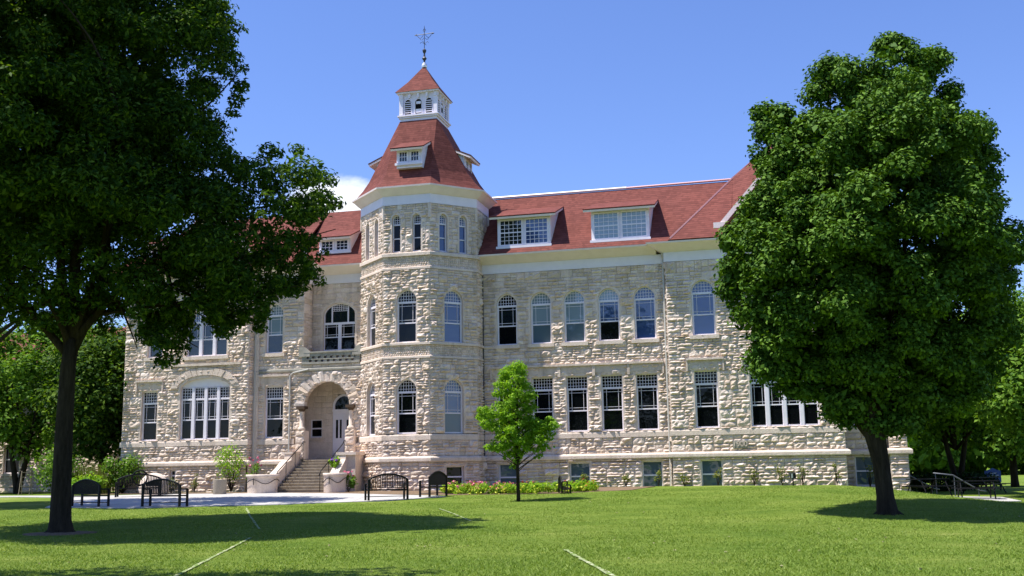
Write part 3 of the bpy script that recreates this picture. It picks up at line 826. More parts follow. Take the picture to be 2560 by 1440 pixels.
def extr(pts, prof, closed=False):
    """mitred band: pts are (u,v) going so that outward is the frame normal; prof is (o,z) list closed"""
    mb = MB(); n = len(pts); rows = []
    for i, (u, v) in enumerate(pts):
        P = Vector((u, -v))
        def nrm(a, b):
            d = (Vector((b[0], -b[1])) - Vector((a[0], -a[1]))).normalized(); return Vector((d.y, -d.x))
        pn = nrm(pts[i - 1], pts[i]) if (i > 0 or closed) else None
        nn = nrm(pts[i], pts[(i + 1) % n]) if (i < n - 1 or closed) else None
        if pn is None: mdir = nn
        elif nn is None: mdir = pn
        else:
            mdir = (pn + nn); mdir = mdir / max(.2, (1 + pn.dot(nn)))
        rows.append([(P.x + mdir.x * o, P.y + mdir.y * o, z) for o, z in prof])
    if closed: rows.append(rows[0])
    k = len(mb.v); mm = len(prof)
    for r in rows: mb.v += r
    for i in range(len(rows) - 1):
        for j in range(mm):
            jn = (j + 1) % mm
            mb.f.append((k + i * mm + j, k + (i + 1) * mm + j, k + (i + 1) * mm + jn, k + i * mm + jn))
    if not closed:
        mb.f.append(tuple(k + j for j in range(mm))); mb.f.append(tuple(k + (len(rows) - 1) * mm + j for j in range(mm))[::-1])
    return mb
right = [(-6.68, 0), (2.75, 0), (2.75, .4), (10.68, .4), (10.68, -1.2), (12.62, -1.2), (12.62, -.3), (13.42, -.3), (13.42, -9)]
left = [(-26.3, -9), (-26.3, 1.5), (-18.95, 1.5), (-18.95, 1.0), (-16.0, 1.0)]
left2 = [(-13.5, 1.0), (-12.92, 1.0)]
tw = [(-12.92, .3), (-12.92, .95), (-10.97, 2.9), (-8.53, 2.9), (-6.68, 1.05), (-6.68, 0)]
wt = [(-.05, ZW0), (.17, ZW0), (.20, 2.24), (.20, 2.37), (.16, 2.43), (.06, ZW1), (-.05, ZW1)]
for p in (right, left, tw): extr(p, wt).build('water_table', M['trim'], H)
sb = [(-.2, ZS0), (.07, ZS0), (.07, 3.46), (.04, ZS1), (-.2, ZS1)]
left_s = left[:-1] + [(-16.55, 1.0)]
for p in (right, left_s, tw): extr(p, sb).build('sill_course', M['trim'], H)
for z0, z1, o in ((7.2, 7.32, .07), (7.86, 8.0, .09), (11.62, 11.75, .07), (12.30, 12.48, .10)):
    extr(tw, [(-.2, z0), (o, z0), (o, z1 - .03), (o - .03, z1), (-.2, z1)]).build('string_course', M['trim'], H)
extr([(-18.95, 1.0), (-12.72, 1.0)], [(-.1, 6.95), (.05, 6.95), (.10, 7.0), (.10, 7.08), (.05, 7.12), (-.1, 7.12)]).build('string_course', M['oldstone'], H)
# cornices
def cornice(pts, z, name='cornice', closed=False, ov=1.0):
    extr(pts, [(-.05, z), (.06, z), (.06, z + .47), (-.05, z + .47)], closed).build('frieze', M['white'], H)
    extr(pts, [(-.05, z + .47), (.10, z + .47), (.10 + .20 * ov, z + .56), (.10 + .60 * ov, z + .78), (.10 + .70 * ov, z + .79), (.10 + .72 * ov, z + .87), (-.05, z + .87)], closed).build(name, M['cream'], H)
extr([(-6.68, 0), (2.74, 0)], [(-.05, ZF), (.06, ZF), (.06, ZF + .47), (-.05, ZF + .47)]).build('frieze', M['white'], H)
extr([(-6.68, 0), (2.3, 0)], [(-.05, ZF + .47), (.10, ZF + .47), (.30, ZF + .56), (.70, ZF + .78), (.80, ZF + .79), (.82, ZF + .87), (-.05, ZF + .87)]).build('cornice', M['cream'], H)
cornice([(2.75, -.4), (2.75, .4), (5.75, .4)], ZF)
cornice([(-26.3, -9), (-26.3, 1.5), (-23.8, 1.5)], ZF)
cornice([(-18.95, 1.5), (-18.95, 1.0), (-16.1, 1.0), (-16.1, 0), (-12.92, 0)], ZF)
cornice(TP, 14.94, closed=True, ov=.55)
# --- roofs
def slab(mb, pts, th=.10):   # closed slab under polygon
    p = [Vector(q) for q in pts]; n = (p[1] - p[0]).cross(p[2] - p[0]).normalized()
    if n.z < 0: p.reverse(); n = -n
    lo = [q - n * th for q in p]
    mb.poly(p); mb.poly(lo[::-1])
    for i in range(len(p)): j = (i + 1) % len(p); mb.poly([p[i], lo[i], lo[j], p[j]])
ZE = 12.55; RY, RZ = 3.0, 16.37
mb = MB()
slab(mb, [(-16.6, -.82, ZE), (3.3, -.82, ZE), (7.0, RY, RZ), (-16.6, RY, RZ)])
slab(mb, [(-24.6, -2.32, ZE - .0), (-16.6, -1.82, ZE), (-16.6, RY, RZ), (-24.6, RY, RZ)])
slab(mb, [(-27.1, -2.32, ZE), (-24.6, -2.32, ZE), (-24.6, RY, RZ)])
slab(mb, [(-27.1, -2.32, ZE), (-24.6, RY, RZ), (-24.6, 6.5, RZ), (-27.1, 11, ZE)])
slab(mb, [(-24.6, RY, RZ), (7.0, RY, RZ), (7.0, 6.5, RZ - .02), (-24.6, 6.5, RZ - .02)])
slab(mb, [(-24.6, 6.5, RZ), (14, 6.5, RZ), (14, 11, ZE), (-27.1, 11, ZE)])
# right cross roof, its front slope and the taller roof behind
slab(mb, [(3.02, -1.24, ZE + .06), (6.0, -1.24, ZE + .06), (6.0, RY, RZ + .12), (6.05, RY, RZ + .18)])
slab(mb, [(5.45, -.9, 12.95), (8.1, -.9, 15.95), (8.1, 3, 15.95), (5.45, 3, 12.95)])
slab(mb, [(10.8, -.9, 12.95), (8.1, -.9, 15.95), (8.1, 3, 15.95), (10.8, 3, 12.95)])
slab(mb, [(6.0, -.3, 13.4), (6.05, RY, RZ + .18), (8.3, 5.5, 19.0), (8.3, 3.5, 18.2)])
slab(mb, [(6.05, RY, RZ + .18), (6.05, 7, RZ + .18), (8.3, 6.5, 19.0), (8.3, 5.2, 19.0)])
slab(mb, [(13.9, -1.0, 12.6), (8.3, 3.5, 18.2), (8.3, 5.5, 19.0), (8.3, 9, 18.0), (13.9, 11, 12.6)])
slab(mb, [(6.0, -.3, 13.4), (8.3, 3.5, 18.2), (13.9, -1.0, 12.6), (10.8, -.9, 12.95)])
slab(mb, [(-23.9, -1.95, 13.0), (-21.44, -1.95, 15.9), (-21.44, 2.6, 15.9), (-23.9, 2.6, 13.0)])
slab(mb, [(-19.0, -1.95, 13.0), (-21.44, -1.95, 15.9), (-21.44, 2.6, 15.9), (-19.0, 2.6, 13.0)])
roof = mb.build('roof', M['roof'], H)
mb = MB()
mb.tube([(-12, RY - .02, RZ + .08), (.5, RY - .02, RZ + .08)], .07, 6); mb.build('ridge_cap', M['ridge'], roof)
mb = MB(); mb.tube([(.5, RY - .02, RZ + .07), (6.0, RY - .02, RZ + .10)], .06, 6)
mb.tube([(3.1, -1.2, ZE + .12), (6.03, RY - .05, RZ + .16)], .05, 4)
mb.tube([(6.03, RY - .02, RZ + .16), (8.3, 5.4, 19.05)], .06, 4); mb.build('flashing', M['flash'], roof)
mb = MB(); mb.tube([(-16.35, -.45, 13.0), (-16.35, -.45, 13.45)], .07, 8); mb.tube([(-16.35, -.45, 12.93), (-16.35, -.45, 13.0)], .17, 8)
mb.build('vent_pipe', M['silver'], roof)
# gables
def gable(F, s0, s1, z0, sp, zt, par=H):
    mb = MB(); c = (s0 + s1) / 2; n = 9
    for i in range(n):
        za, zb2 = z0 + (zt - z0) * i / n, z0 + (zt - z0) * (i + 1) / n
        hw = (s1 - s0) / 2 * (1 - (za + zb2 - 2 * z0) / 2 / (zt - z0))
        if zt - za < .3: continue
        wall(mb, F, c - hw, c + hw, za, zb2, [(c - .9, c + .9, 12.5, 14.1, 0)], hmin=.2, hmax=.5)
    g = mb.build('gable_wall', M['rock'], par)
    mb = MB()
    for sg in (-1, 1):
        xa = c + sg * ((s1 - s0) / 2 + .12)
        P = [(xa, z0 + .02), (c, zt + .25), (c, zt + .02), (xa - sg * .25, z0 - .12)]
        f_ = [F(x, z, .16) for x, z in P]; b_ = [F(x, z, -.4) for x, z in P]
        mb.poly(f_); mb.poly(b_[::-1])
        for i in range(4): mb.poly([f_[i], f_[(i + 1) % 4], b_[(i + 1) % 4], b_[i]])
        fbox(mb, F, min(xa - sg * .3, xa + sg * .25), max(xa - sg * .3, xa + sg * .25), z0 - .2, z0 + .08, -.4, .26)
    mb.build('coping', M['cream'], g)
    window(par, F, c, 1.8, 12.5, 14.1, 0, kind='gridded', lights=2, grid=(5, 6), panes='g_mid', sur=.08)
gable(F_R2, rel(F_R2, 5.55), rel(F_R2, 10.65), 13.35, 0, 16.1)
gable(F_L1, rel(F_L1, -23.75), rel(F_L1, -19.1), 13.35, 0, 16.0)
mb = MB(); wall(mb, F_R2, rel(F_R2, 5.75), rel(F_R2, 10.68), ZF, 13.35, [(rel(F_R2, 8.1) - .9, rel(F_R2, 8.1) + .9, 12.5, 14.1, 0)]); mb.build('gable_wall', M['rock'], H); mb = MB()
wall(mb, F_L1, rel(F_L1, -23.8), F_L1.len, ZF, 13.35, [(rel(F_L1, -21.425) - .9, rel(F_L1, -21.425) + .9, 12.5, 14.1, 0)])
mb.build('gable_wall', M['rock'], H)
# unseen core masses, added to close back and sides and stop light through gaps
mb = MB()
mb.box(-26.25, -18.6, -1.1, 10.3, .2, 12.5); mb.box(-18.6, -16.75, -.6, 10.3, .2, 12.5); mb.box(-16.6, -12.7, 1.0, 10.3, .2, 12.5)
mb.box(-12.7, -6.9, .5, 10.3, .2, 12.5); mb.box(-6.9, 10.5, .4, 10.3, .2, 12.5); mb.box(10.5, 12.6, 1.5, 10.3, .2, 12.5)
mb.box(12.64, 13.4, .4, 10.3, .2, 12.5); mb.box(-16.75, -12.7, -.6, 1.0, .2, 2.42)
mb.box(5.7, 10.5, .0, 5, 12.5, 12.9)
mb.build('back_wall', M['trim'], H)
mb = MB()
k = [(u * .97 - .29, -v * .9) for u, v in TP]
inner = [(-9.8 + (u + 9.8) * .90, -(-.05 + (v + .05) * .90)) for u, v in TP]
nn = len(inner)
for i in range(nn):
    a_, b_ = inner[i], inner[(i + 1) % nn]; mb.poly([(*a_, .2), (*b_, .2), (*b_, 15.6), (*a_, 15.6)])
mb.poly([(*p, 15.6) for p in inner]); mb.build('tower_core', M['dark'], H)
# --- tower roof (octagon to square)
CX, CY = -9.8, .05
rings = [(15.80, 1.155, 0.0), (16.15, 1.03, .0), (16.9, .86, .12), (18.4, .585, .35), (19.95, 1.0, 1.0)]
h = 1.02
sq = {1: (-h, h), 0: (-h, h), 2: (-h, -h), 3: (h, -h), 4: (h, -h), 5: (h, h), 6: (h, h), 7: (-h, h)}
sq = {0: (-h, h), 1: (-h, -h), 2: (-h, -h), 3: (h, -h), 4: (h, -h), 5: (h, h), 6: (h, h), 7: (-h, h)}
def trp(z):
    """roof outline (8 pts, building-local) at height z"""
    q = (z - 15.80) / (19.95 - 15.80)
    fl = max(0, 1 - (z - 15.8) / 1.2) ** 2 * .10
    out = []
    for i, (u, v) in enumerate(TP):
        ax, ay = (u - CX), (-v - CY)
        k = 1.04 + fl
        e = sq[i]
        out.append((CX + ax * k * (1 - q) + e[0] * q, CY + ay * k * (1 - q) + e[1] * q, z))
    return out
mb = MB(); zs_ = [15.80, 16.0, 16.3, 16.8, 18, 19.95]
rr = [trp(z) for z in zs_]
for a_, b_ in zip(rr, rr[1:]):
    for i in range(8):
        j = (i + 1) % 8
        if (Vector(b_[i]) - Vector(b_[j])).length < 1e-4: mb.poly([a_[i], a_[j], b_[i]])
        else: mb.poly([a_[i], a_[j], b_[j], b_[i]])
mb.poly(rr[0][::-1])
troof = mb.build('tower_roof', M['roof'], H)
# --- cupola
cu = MB(); b = .95
cu.box(CX - b, CX + b, CY - b, CY + b, 20.2, 21.45)
for q in (-1, 1):
    for w_ in (-1, 1):
        x, y = CX + q * b, CY + w_ * b; cu.box(x - .10, x + .10, y - .10, y + .10, 20.3, 21.45)
for fx in range(2):
    for sg in (-1, 1):
        for kx in (-.95, -.48, 0, .48, .95):   # brackets
            x0, x1 = (kx - .05, kx + .05)
            if fx == 0: cu.box(CX + x0, CX + x1, CY + sg * (b + .02) - .12, CY + sg * (b + .02) + .12, 21.2, 21.44)
            else: cu.box(CX + sg * (b + .02) - .12, CX + sg * (b + .02) + .12, CY + x0, CY + x1, 21.2, 21.44)
cup = cu.build('cupola', M['white'], H)
mb = MB()
for o_, z0, z1 in ((1.00, 19.95, 20.10), (1.07, 20.10, 20.19), (1.13, 20.19, 20.26)): mb.box(CX - o_, CX + o_, CY - o_, CY + o_, z0, z1)
mb.build('ledge', M['white'], cup)
F_c = [Frame(CX - 1, -(CY - b), CX + 1, -(CY - b)), Frame(CX + b, -(CY - 1), CX + b, -(CY + 1)), Frame(CX - b, -(CY + 1), CX - b, -(CY - 1))]
F_c = [Frame(CX - 1, -(CY - b), CX + 1, -(CY - b)), Frame(CX + b, -(CY - 1), CX + b, -(CY + 1)), Frame(CX - b, -(CY + 1), CX - b, -(CY - 1))]
for F in F_c:
    for i, sx in enumerate((.42, 1.0, 1.58)):
        lv = MB(); ring(lv, F, ringpts(sx, .215, 20.34, 21.17, .215), ringpts(sx, .175, 20.34, 21.13, .175), .0, .05, True)
        g = MB(); g.poly([F(x, z, .006) for x, z in ringpts(sx, .185, 20.34, 21.14, .18)][::-1])
        if i != 1:
            for kz in range(6): z = 20.40 + kz * .115; fbox(lv, F, sx - .17, sx + .17, z, z + .04, .008, .035)
        else: fbox(lv, F, sx - .15, sx + .15, 20.38, 20.58, .008, .03); fbox(lv, F, sx - .13, sx + .13, 20.86, 21.0, .008, .03)
        lo = lv.build('louvre', M['white'], cup); g.build('louvre_shade_sheet', M['dark'], lo)  # black sheet on the closed box stands in for shade inside
mb = MB(); e = 1.17
mb.box(CX - e, CX + e, CY - e, CY + e, 21.45, 21.52)
mb.build('cupola_cornice', M['white'], cup)
mb = MB(); e = 1.22; ap = (CX, CY, 23.32); q = [(CX - e, CY - e, 21.52), (CX + e, CY - e, 21.52), (CX + e, CY + e, 21.52), (CX - e, CY + e, 21.52)]
e2 = .68; q2 = [(CX - e2, CY - e2, 22.23), (CX + e2, CY - e2, 22.23), (CX + e2, CY + e2, 22.23), (CX - e2, CY + e2, 22.23)]
for i in range(4): j = (i + 1) % 4; mb.poly([q[i], q[j], q2[j], q2[i]]); mb.poly([q2[i], q2[j], ap])
mb.poly(q[::-1]); mb.build('cupola_roof', M['roof'], cup)
mb = MB(); mb.lathe([(.14, 23.2), (.16, 23.3), (.12, 23.42), (.05, 23.5)], CX, CY, 12); mb.build('apex_cap', M['silver'], cup)
fin = MB()
fin.lathe([(.05, 23.45), (.05, 23.6), (.13, 23.72), (.06, 23.82), (.04, 24.0), (.10, 24.12), (.11, 24.2), (.03, 24.28), (.02, 24.3), (.018, 25.5), (.002, 25.62)], CX, CY, 10)
fin = fin.build('finial', M['metal'], cup)
mb = MB(); z = 25.1
def c2(x, zz): return (CX + x, CY, zz)
mb.tube([c2(-.55, z), c2(.55, z + .03)], .018, 6)
for sg in (-1, 1):
    mb.poly([c2(sg * .58, z + .0), c2(sg * .42, z + .07), c2(sg * .42, z - .05)])
    mb.tube([c2(sg * (.06 + .34 * t_), z - .03 - .16 * math.sin(t_ * 3.1)) for t_ in [i / 8 for i in range(9)]], .014, 5)
    mb.tube([c2(sg * (.04 + .22 * t_), z - .2 - .1 * math.sin(t_ * 3.1)) for t_ in [i / 8 for i in range(9)]], .012, 5)
    mb.tube([c2(sg * .03, z - .52), c2(sg * .18, z - .42), c2(sg * .24, z - .5)], .012, 5)
mb.tube([c2(.07 * math.cos(a_), z + .24 + .07 * math.sin(a_)) for a_ in [i * math.pi / 5 for i in range(11)]], .014, 5)
mb.tube([(CX, CY - .3, z - .5), (CX, CY + .3, z - .5)], .013, 5); mb.build('weathervane', M['metal'], fin)
# --- dormers: F front frame, widths, heights; shed roof sloping back
def dormer(F, s0, s1, z0, z1, back, zback, lights=2, grid=(5, 6), panes='g_blue', ov=.35, par=H, drop=0, zb0=None, kindk='gridded'):
    w = s1 - s0
    bx = MB(); bz = z0 if zb0 is None else zb0
    # box with cheeks running back into the roof
    bx.hexa([F(s0, z0 - .25, .0), F(s1, z0 - .25, .0), F(s1, z0 - .25, -back), F(s0, z0 - .25, -back), F(s0, z1, .0), F(s1, z1, .0), F(s1, zback, -back), F(s0, zback, -back)])
    fbox(bx, F, s0 - .06, s1 + .06, z0 - .12, z0, 0, .12)
    dm = bx.build('dormer', M['white'], par)
    r_ = MB()
    sl = (zback - z1) / back
    slab(r_, [F(s0 - ov, z1 - sl * .38 + .16, .42), F(s1 + ov, z1 - sl * .38 + .16, .42), F(s1 + ov * .55, zback + .16, -back), F(s0 - ov * .55, zback + .16, -back)], .05)
    r_.build('dormer_roof', M['roof'], dm)
    r_ = MB()
    slab(r_, [F(s0 - ov + .02, z1 - sl * .38 + .10, .40), F(s1 + ov - .02, z1 - sl * .38 + .10, .40), F(s1 + ov * .5, zback + .10, -back), F(s0 - ov * .5, zback + .10, -back)], .10)
    r_.build('eave', M['cream'], dm)
    Fo = Frame(0, 0, 1, 0); Fo.p = F.p + F.n * .17; Fo.t = F.t; Fo.n = F.n
    pan = panes if isinstance(panes, tuple) else (panes,)
    fw = MB(); a, b = s0 + .05, s1 - .05; zz0, zz1 = z0 + .0, z1 - .10
    lw = (b - a) / lights
    for L in range(lights):
        x0, x1 = a + L * lw + .10, a + (L + 1) * lw - .10
        g = MB(); g.poly([F(x0, zz0 + .08, .012), F(x1, zz0 + .08, .012), F(x1, zz1 - .06, .012), F(x0, zz1 - .06, .012)])
        f2 = MB()
        fbox(f2, F, x0 - .05, x1 + .05, zz0 + .02, zz0 + .09, 0, .05); fbox(f2, F, x0 - .05, x1 + .05, zz1 - .08, zz1, 0, .05)
        fbox(f2, F, x0 - .05, x0 + .02, zz0 + .09, zz1 - .08, 0, .05); fbox(f2, F, x1 - .02, x1 + .05, zz0 + .09, zz1 - .08, 0, .05)
        gx, gzz = grid
        for i in range(1, gx): x = x0 + (x1 - x0) * i / gx; fbox(f2, F, x - .011, x + .011, zz0 + .09, zz1 - .08, .013, .03)
        for i in range(1, gzz):
            zq = zz0 + .09 + (zz1 - zz0 - .17) * i / gzz; t_ = .028 if (gzz > 3 and i == gzz // 2) else .011
            fbox(f2, F, x0, x1, zq - t_, zq + t_, .013, .033)
        wn = f2.build('window', M['white'], dm)
        g.build('pane', M[pan[min(L, len(pan) - 1)]], wn) if False else g.build('pane', M[pan[min(L, len(pan) - 1)]], dm)
    return dm
FD = Frame(-10, .40, 10, .40)
dormer(FD, 10 - 5.72, 10 - 2.95, 12.98, 14.48, 2.55, 15.35, panes=('g_mid', 'g_blue'))
dormer(FD, 10 - .86, 10 + 2.05, 12.98, 14.50, 2.55, 15.35, panes='g_pale')
FD2 = Frame(-20, .0, -10, .0)
dormer(FD2, 20 - 15.75, 20 - 13.95, 13.42, 14.16, 1.35, 14.7, grid=(3, 3), panes='g_dark', ov=.12)
dormer(Frame(-30, .8, -20, .8), 4.0, 5.4, 13.6, 14.3, 1.6, 14.9, grid=(3, 3), panes='g_dark', ov=.12)
FT1 = Frame(CX - 3, 2.78, CX + 3, 2.78)
dormer(FT1, 3 - .52, 3 + .82, 17.12, 17.86, 1.25, 18.45, grid=(3, 2), panes='g_mid', ov=.22)
FT2 = Frame(CX + 2.42, 3, CX + 2.42, -3)
dormer(FT2, 3 - .67, 3 + .67, 17.12, 17.86, 1.25, 18.45, grid=(3, 2), panes='g_mid', ov=.22)
FT3 = Frame(CX - 2.42, -3, CX - 2.42, 3)
dormer(FT3, 3 - .67, 3 + .67, 17.12, 17.86, 1.25, 18.45, grid=(3, 2), panes='g_mid', ov=.22)
# --- downpipes
mb = MB(); mb.tube([(2.62, -.16, .8), (2.62, -.16, 11.9), (2.62, -.5, 12.3)], .06, 8); mb.build('downpipe', M['pipe'], H)
mb = MB(); mb.tube([(-18.8, -1.1, .9), (-18.8, -1.1, 11.6)], .055, 8); mb.build('downpipe', M['pipe'], H)
mb = MB(); mb.tube([(-16.78, -1.12, 2.6), (-16.78, -1.12, 6.75), (-16.6, -1.14, 6.9), (-15.75, -1.14, 7.05)], .045, 8); mb.build('downpipe', M['pipe'], H)
mb = MB(); mb.tube([(-6.62, -.1, .9), (-6.62, -.1, 11.6)], .025, 6); mb.build('cable_conduit', M['metal'], H)
# --- date stone
mb = MB(); fbox(mb, F_R2, rel(F_R2, 5.60), rel(F_R2, 6.28), 2.60, 2.95, 0, .12); ds = mb.build('date_stone', M['oldstone'], H)
fc = bpy.data.curves.new('carved_numerals', 'FONT'); fc.body = '1900'; fc.size = .34; fc.extrude = .02; fc.align_x = 'CENTER'; fc.align_y = 'CENTER'
fo = bpy.data.objects.new('carved_numerals', fc); COL.objects.link(fo)
dg = bpy.context.evaluated_depsgraph_get()
tme = bpy.data.meshes.new_from_object(fo.evaluated_get(dg)); bpy.data.objects.remove(fo)
tme.materials.clear(); tme.materials.append(M['trim'])
fo = link('carved_numerals', tme, ds); p = F_R2(rel(F_R2, 5.94), 2.775, .135); fo.location = p; fo.rotation_euler = (math.pi / 2, 0, 0)
# --- entrance stairs
st = MB(); n = 11; z0, z1 = .84, 2.42; v1 = 4.35; vt = 1.25
for i in range(n):
    zz = z1 - (z1 - z0) * (i + 1) / n; va = vt + (v1 - vt) * i / n; vb = vt + (v1 - vt) * (i + 1) / n
    top = z1 - (z1 - z0) * i / n
    q = (i + 1) / n; ul = -15.98 - .12 * q
    st.box(ul, -13.42, -vb, -va + .02, .3, top - (z1 - z0) / n)
    st.box(ul - .0, -13.42, -vb - .03, -vb + .06, top - (z1 - z0) / n - .04, top - (z1 - z0) / n + .003)
st.box(-16.0, -13.4, -vt, .0, .3, 2.415); st.box(-16.0, -13.42, -vt - .03, -vt + .05, 2.37, 2.418)
st = st.build('staircase', M['stair'], H)
def cheek(u0, u1, prof, name='cheek_wall'):
    mb = MB()
    A_ = [(u0, -v, z) for v, z in prof]; B_ = [(u1, -v, z) for v, z in prof]
    mb.poly(A_); mb.poly(B_[::-1])
    for i in range(len(prof)): j = (i + 1) % len(prof); mb.poly([A_[i], B_[i], B_[j], A_[j]])
    return mb.build(name, M['oldstone' if False else 'trim'], H)
cheek(-16.5, -16.10, [(1.05, .3), (4.9, .3), (4.9, 1.5), (4.0, 1.62), (3.2, 2.0), (2.7, 2.30), (2.2, 2.42), (2.15, 2.72), (1.05, 2.72)])
cheek(-13.40, -12.95, [(1.05, .3), (4.3, .3), (4.3, 1.72), (3.6, 1.74), (3.25, 2.0), (2.8, 2.35), (2.75, 2.40), (2.7, 2.62), (1.05, 2.62)])
mb = MB(); mb.box(-16.62, -16.04, -2.2, -1.1, 2.72, 2.82); mb.build('cheek_cap', M['trim'], H); mb = MB(); mb.box(-13.46, -12.42, -2.75, -1.1, 2.60, 2.74); mb.box(-13.35, -12.5, -2.6, -1.1, .3, 2.6); mb.build('cheek_cap', M['trim'], H)
def handrail(pts, posts):
    mb = MB(); mb.tube(pts, .025, 8)
    for (u, v, za, zb3) in posts: mb.tube([(u, -v, za), (u, -v, zb3)], .018, 6)
    for k in (.35,):
        pass
    return mb.build('handrail', M['black'], st, True)
hl = lambda v: 2.42 - (2.42 - .84) * min(1, max(0, (v - vt) / (v1 - vt))) + .92
handrail([(-15.85, -1.2, 3.32), (-15.85, -1.4, 3.34)] + [(-15.85, -v, hl(v)) for v in (1.6, 2.4, 3.2, 4.2)] + [(-15.85, -4.4, 1.62)], [(-15.85, v, hl(v) - .95, hl(v)) for v in (1.4, 2.3, 3.3, 4.3)])
handrail([(-13.6, -1.2, 3.32), (-13.6, -1.4, 3.34)] + [(-13.6, -v, hl(v)) for v in (1.6, 2.4, 3.2, 4.2)] + [(-13.6, -4.4, 1.62)], [(-13.6, v, hl(v) - .95, hl(v)) for v in (1.4, 2.3, 3.3, 4.3)])
def local(u, v): q = OB + DU * u + NV * v; return q.x, q.y
def round_planter(u, v, r, zt, lab):
    x, y = local(u, v); g0 = gz(x, y)
    mb = MB(); mb.lathe([(r * .93, -.1), (r * .95, 0), (r * .97, (zt - g0) * .8), (r * 1.0, (zt - g0) * .84), (r * 1.06, (zt - g0) * .86), (r * 1.06, zt - g0), (r * .9, zt - g0), (r * .86, zt - g0 - .1)], 0, 0, 32)
    root = empty('stone_planter', (x, y, g0))
    mb.build('bowl', M['trim'], root, True)
    b2 = MB(); b2.lathe([(r * .85, zt - g0 - .14), (r * .85, zt - g0 - .09)], 0, 0, 24); b2.build('soil', M['pot'], root)
    mb = MB(); mb.tube([(r * 1.08 * math.cos(a_), r * 1.08 * math.sin(a_), (zt - g0) * (.62 - .12 * math.sin((a_ + 1.57) * 4))) for a_ in [i * math.pi / 16 - math.pi for i in range(17)]], .018, 5)
    mb.tube([(r * 1.08 * math.cos(-1.9), r * 1.08 * math.sin(-1.9), (zt - g0) * .45), (r * 1.08 * math.cos(-1.9), r * 1.08 * math.sin(-1.9), (zt - g0) * .8)], .018, 5)
    mb.build('iron_band', M['black'], root)
    tag(root, lab, 'planter', 'round stone planters flanking the stair foot')
    return root
round_planter(-16.36, 4.75, .74, 1.72, 'pale round stone planter at the left foot of the entrance stairs')
round_planter(-12.80, 4.35, .54, 1.74, 'pale round stone planter at the right foot of the entrance stairs')

# ------------------------------------------------------------------ vegetation
NR = np.random.RandomState(11)
def unit(n):
    v = NR.normal(size=(n, 3)); return v / np.linalg.norm(v, axis=1, keepdims=True)
def leaves(name, cen, rad, per, size, mt, parent, squash=.8, upb=.55, out=.6, shell=.55, origin=(0, 0, 0), aspect=.62, density=None):
    """leaf mesh: cen (n,3) clump centres, rad (n,) clump radii; per leaves per clump (scaled by radius^2)"""
    cen = np.asarray(cen, float); rad = np.asarray(rad, float)
    cnt = np.maximum(6, (per * (rad / rad.mean()) ** 2)).astype(int)
    if density is not None: cnt = np.maximum(3, (cnt * density)).astype(int)
    idx = np.repeat(np.arange(len(cen)), cnt); N = len(idx)
    d = unit(N); r = shell + (1 - shell) * NR.rand(N) ** .6
    r = r * (1 + .18 * NR.normal(size=N))
    off = d * (r * rad[idx])[:, None]; off[:, 2] *= squash
    pos = cen[idx] + off
    nrm = d * out + unit(N) * .75; nrm[:, 2] += upb; nrm /= np.linalg.norm(nrm, axis=1, keepdims=True)
    a = np.cross(nrm, unit(N)); a /= np.linalg.norm(a, axis=1, keepdims=True) + 1e-9
    b = np.cross(nrm, a)
    s = size * (.6 + .7 * NR.rand(N))[:, None]
    L = a * s; Wd = b * s * aspect
    bend = nrm * s * .22
    v = np.empty((N, 4, 3)); v[:, 0] = pos - L; v[:, 1] = pos + Wd * 1.0 + bend - L * .1; v[:, 2] = pos + L; v[:, 3] = pos - Wd + bend - L * .1
    v -= np.array(origin)
    me = bpy.data.meshes.new(name)
    me.vertices.add(N * 4); me.loops.add(N * 4); me.polygons.add(N)
    me.vertices.foreach_set('co', v.reshape(-1)); me.loops.foreach_set('vertex_index', np.arange(N * 4))
    me.polygons.foreach_set('loop_start', np.arange(0, N * 4, 4)); me.polygons.foreach_set('loop_total', np.full(N, 4))
    me.materials.append(mt); me.update(); me.validate()
    return link(name, me, parent)
def limb(mb, p, q, r0, r1, sag=.12, n=6):
    p, q = Vector(p), Vector(q); L = (q - p).length
    side = Vector((rnd.uniform(-1, 1), rnd.uniform(-1, 1), rnd.uniform(-.3, 1))) * L * sag
    pts = [p.lerp(q, t_) + side * math.sin(t_ * math.pi) for t_ in [i / n for i in range(n + 1)]]
    mb.tube(pts, [r0 + (r1 - r0) * (i / n) for i in range(n + 1)], 7, True)
    return pts
def in_poly(px, pz, poly):
    c = False; j = len(poly) - 1
    for i in range(len(poly)):
        if (poly[i][1] > pz) != (poly[j][1] > pz) and px < (poly[j][0] - poly[i][0]) * (pz - poly[i][1]) / (poly[j][1] - poly[i][1]) + poly[i][0]: c = not c
        j = i
    return c
def poly_dist(px, pz, poly):
    best = 1e9
    for i in range(len(poly)):
        ax, az = poly[i]; bx, bz = poly[(i + 1) % len(poly)]
        t_ = max(0, min(1, ((px - ax) * (bx - ax) + (pz - az) * (bz - az)) / ((bx - ax) ** 2 + (bz - az) ** 2 + 1e-9)))
        best = min(best, math.hypot(px - ax - t_ * (bx - ax), pz - az - t_ * (bz - az)))
    return best
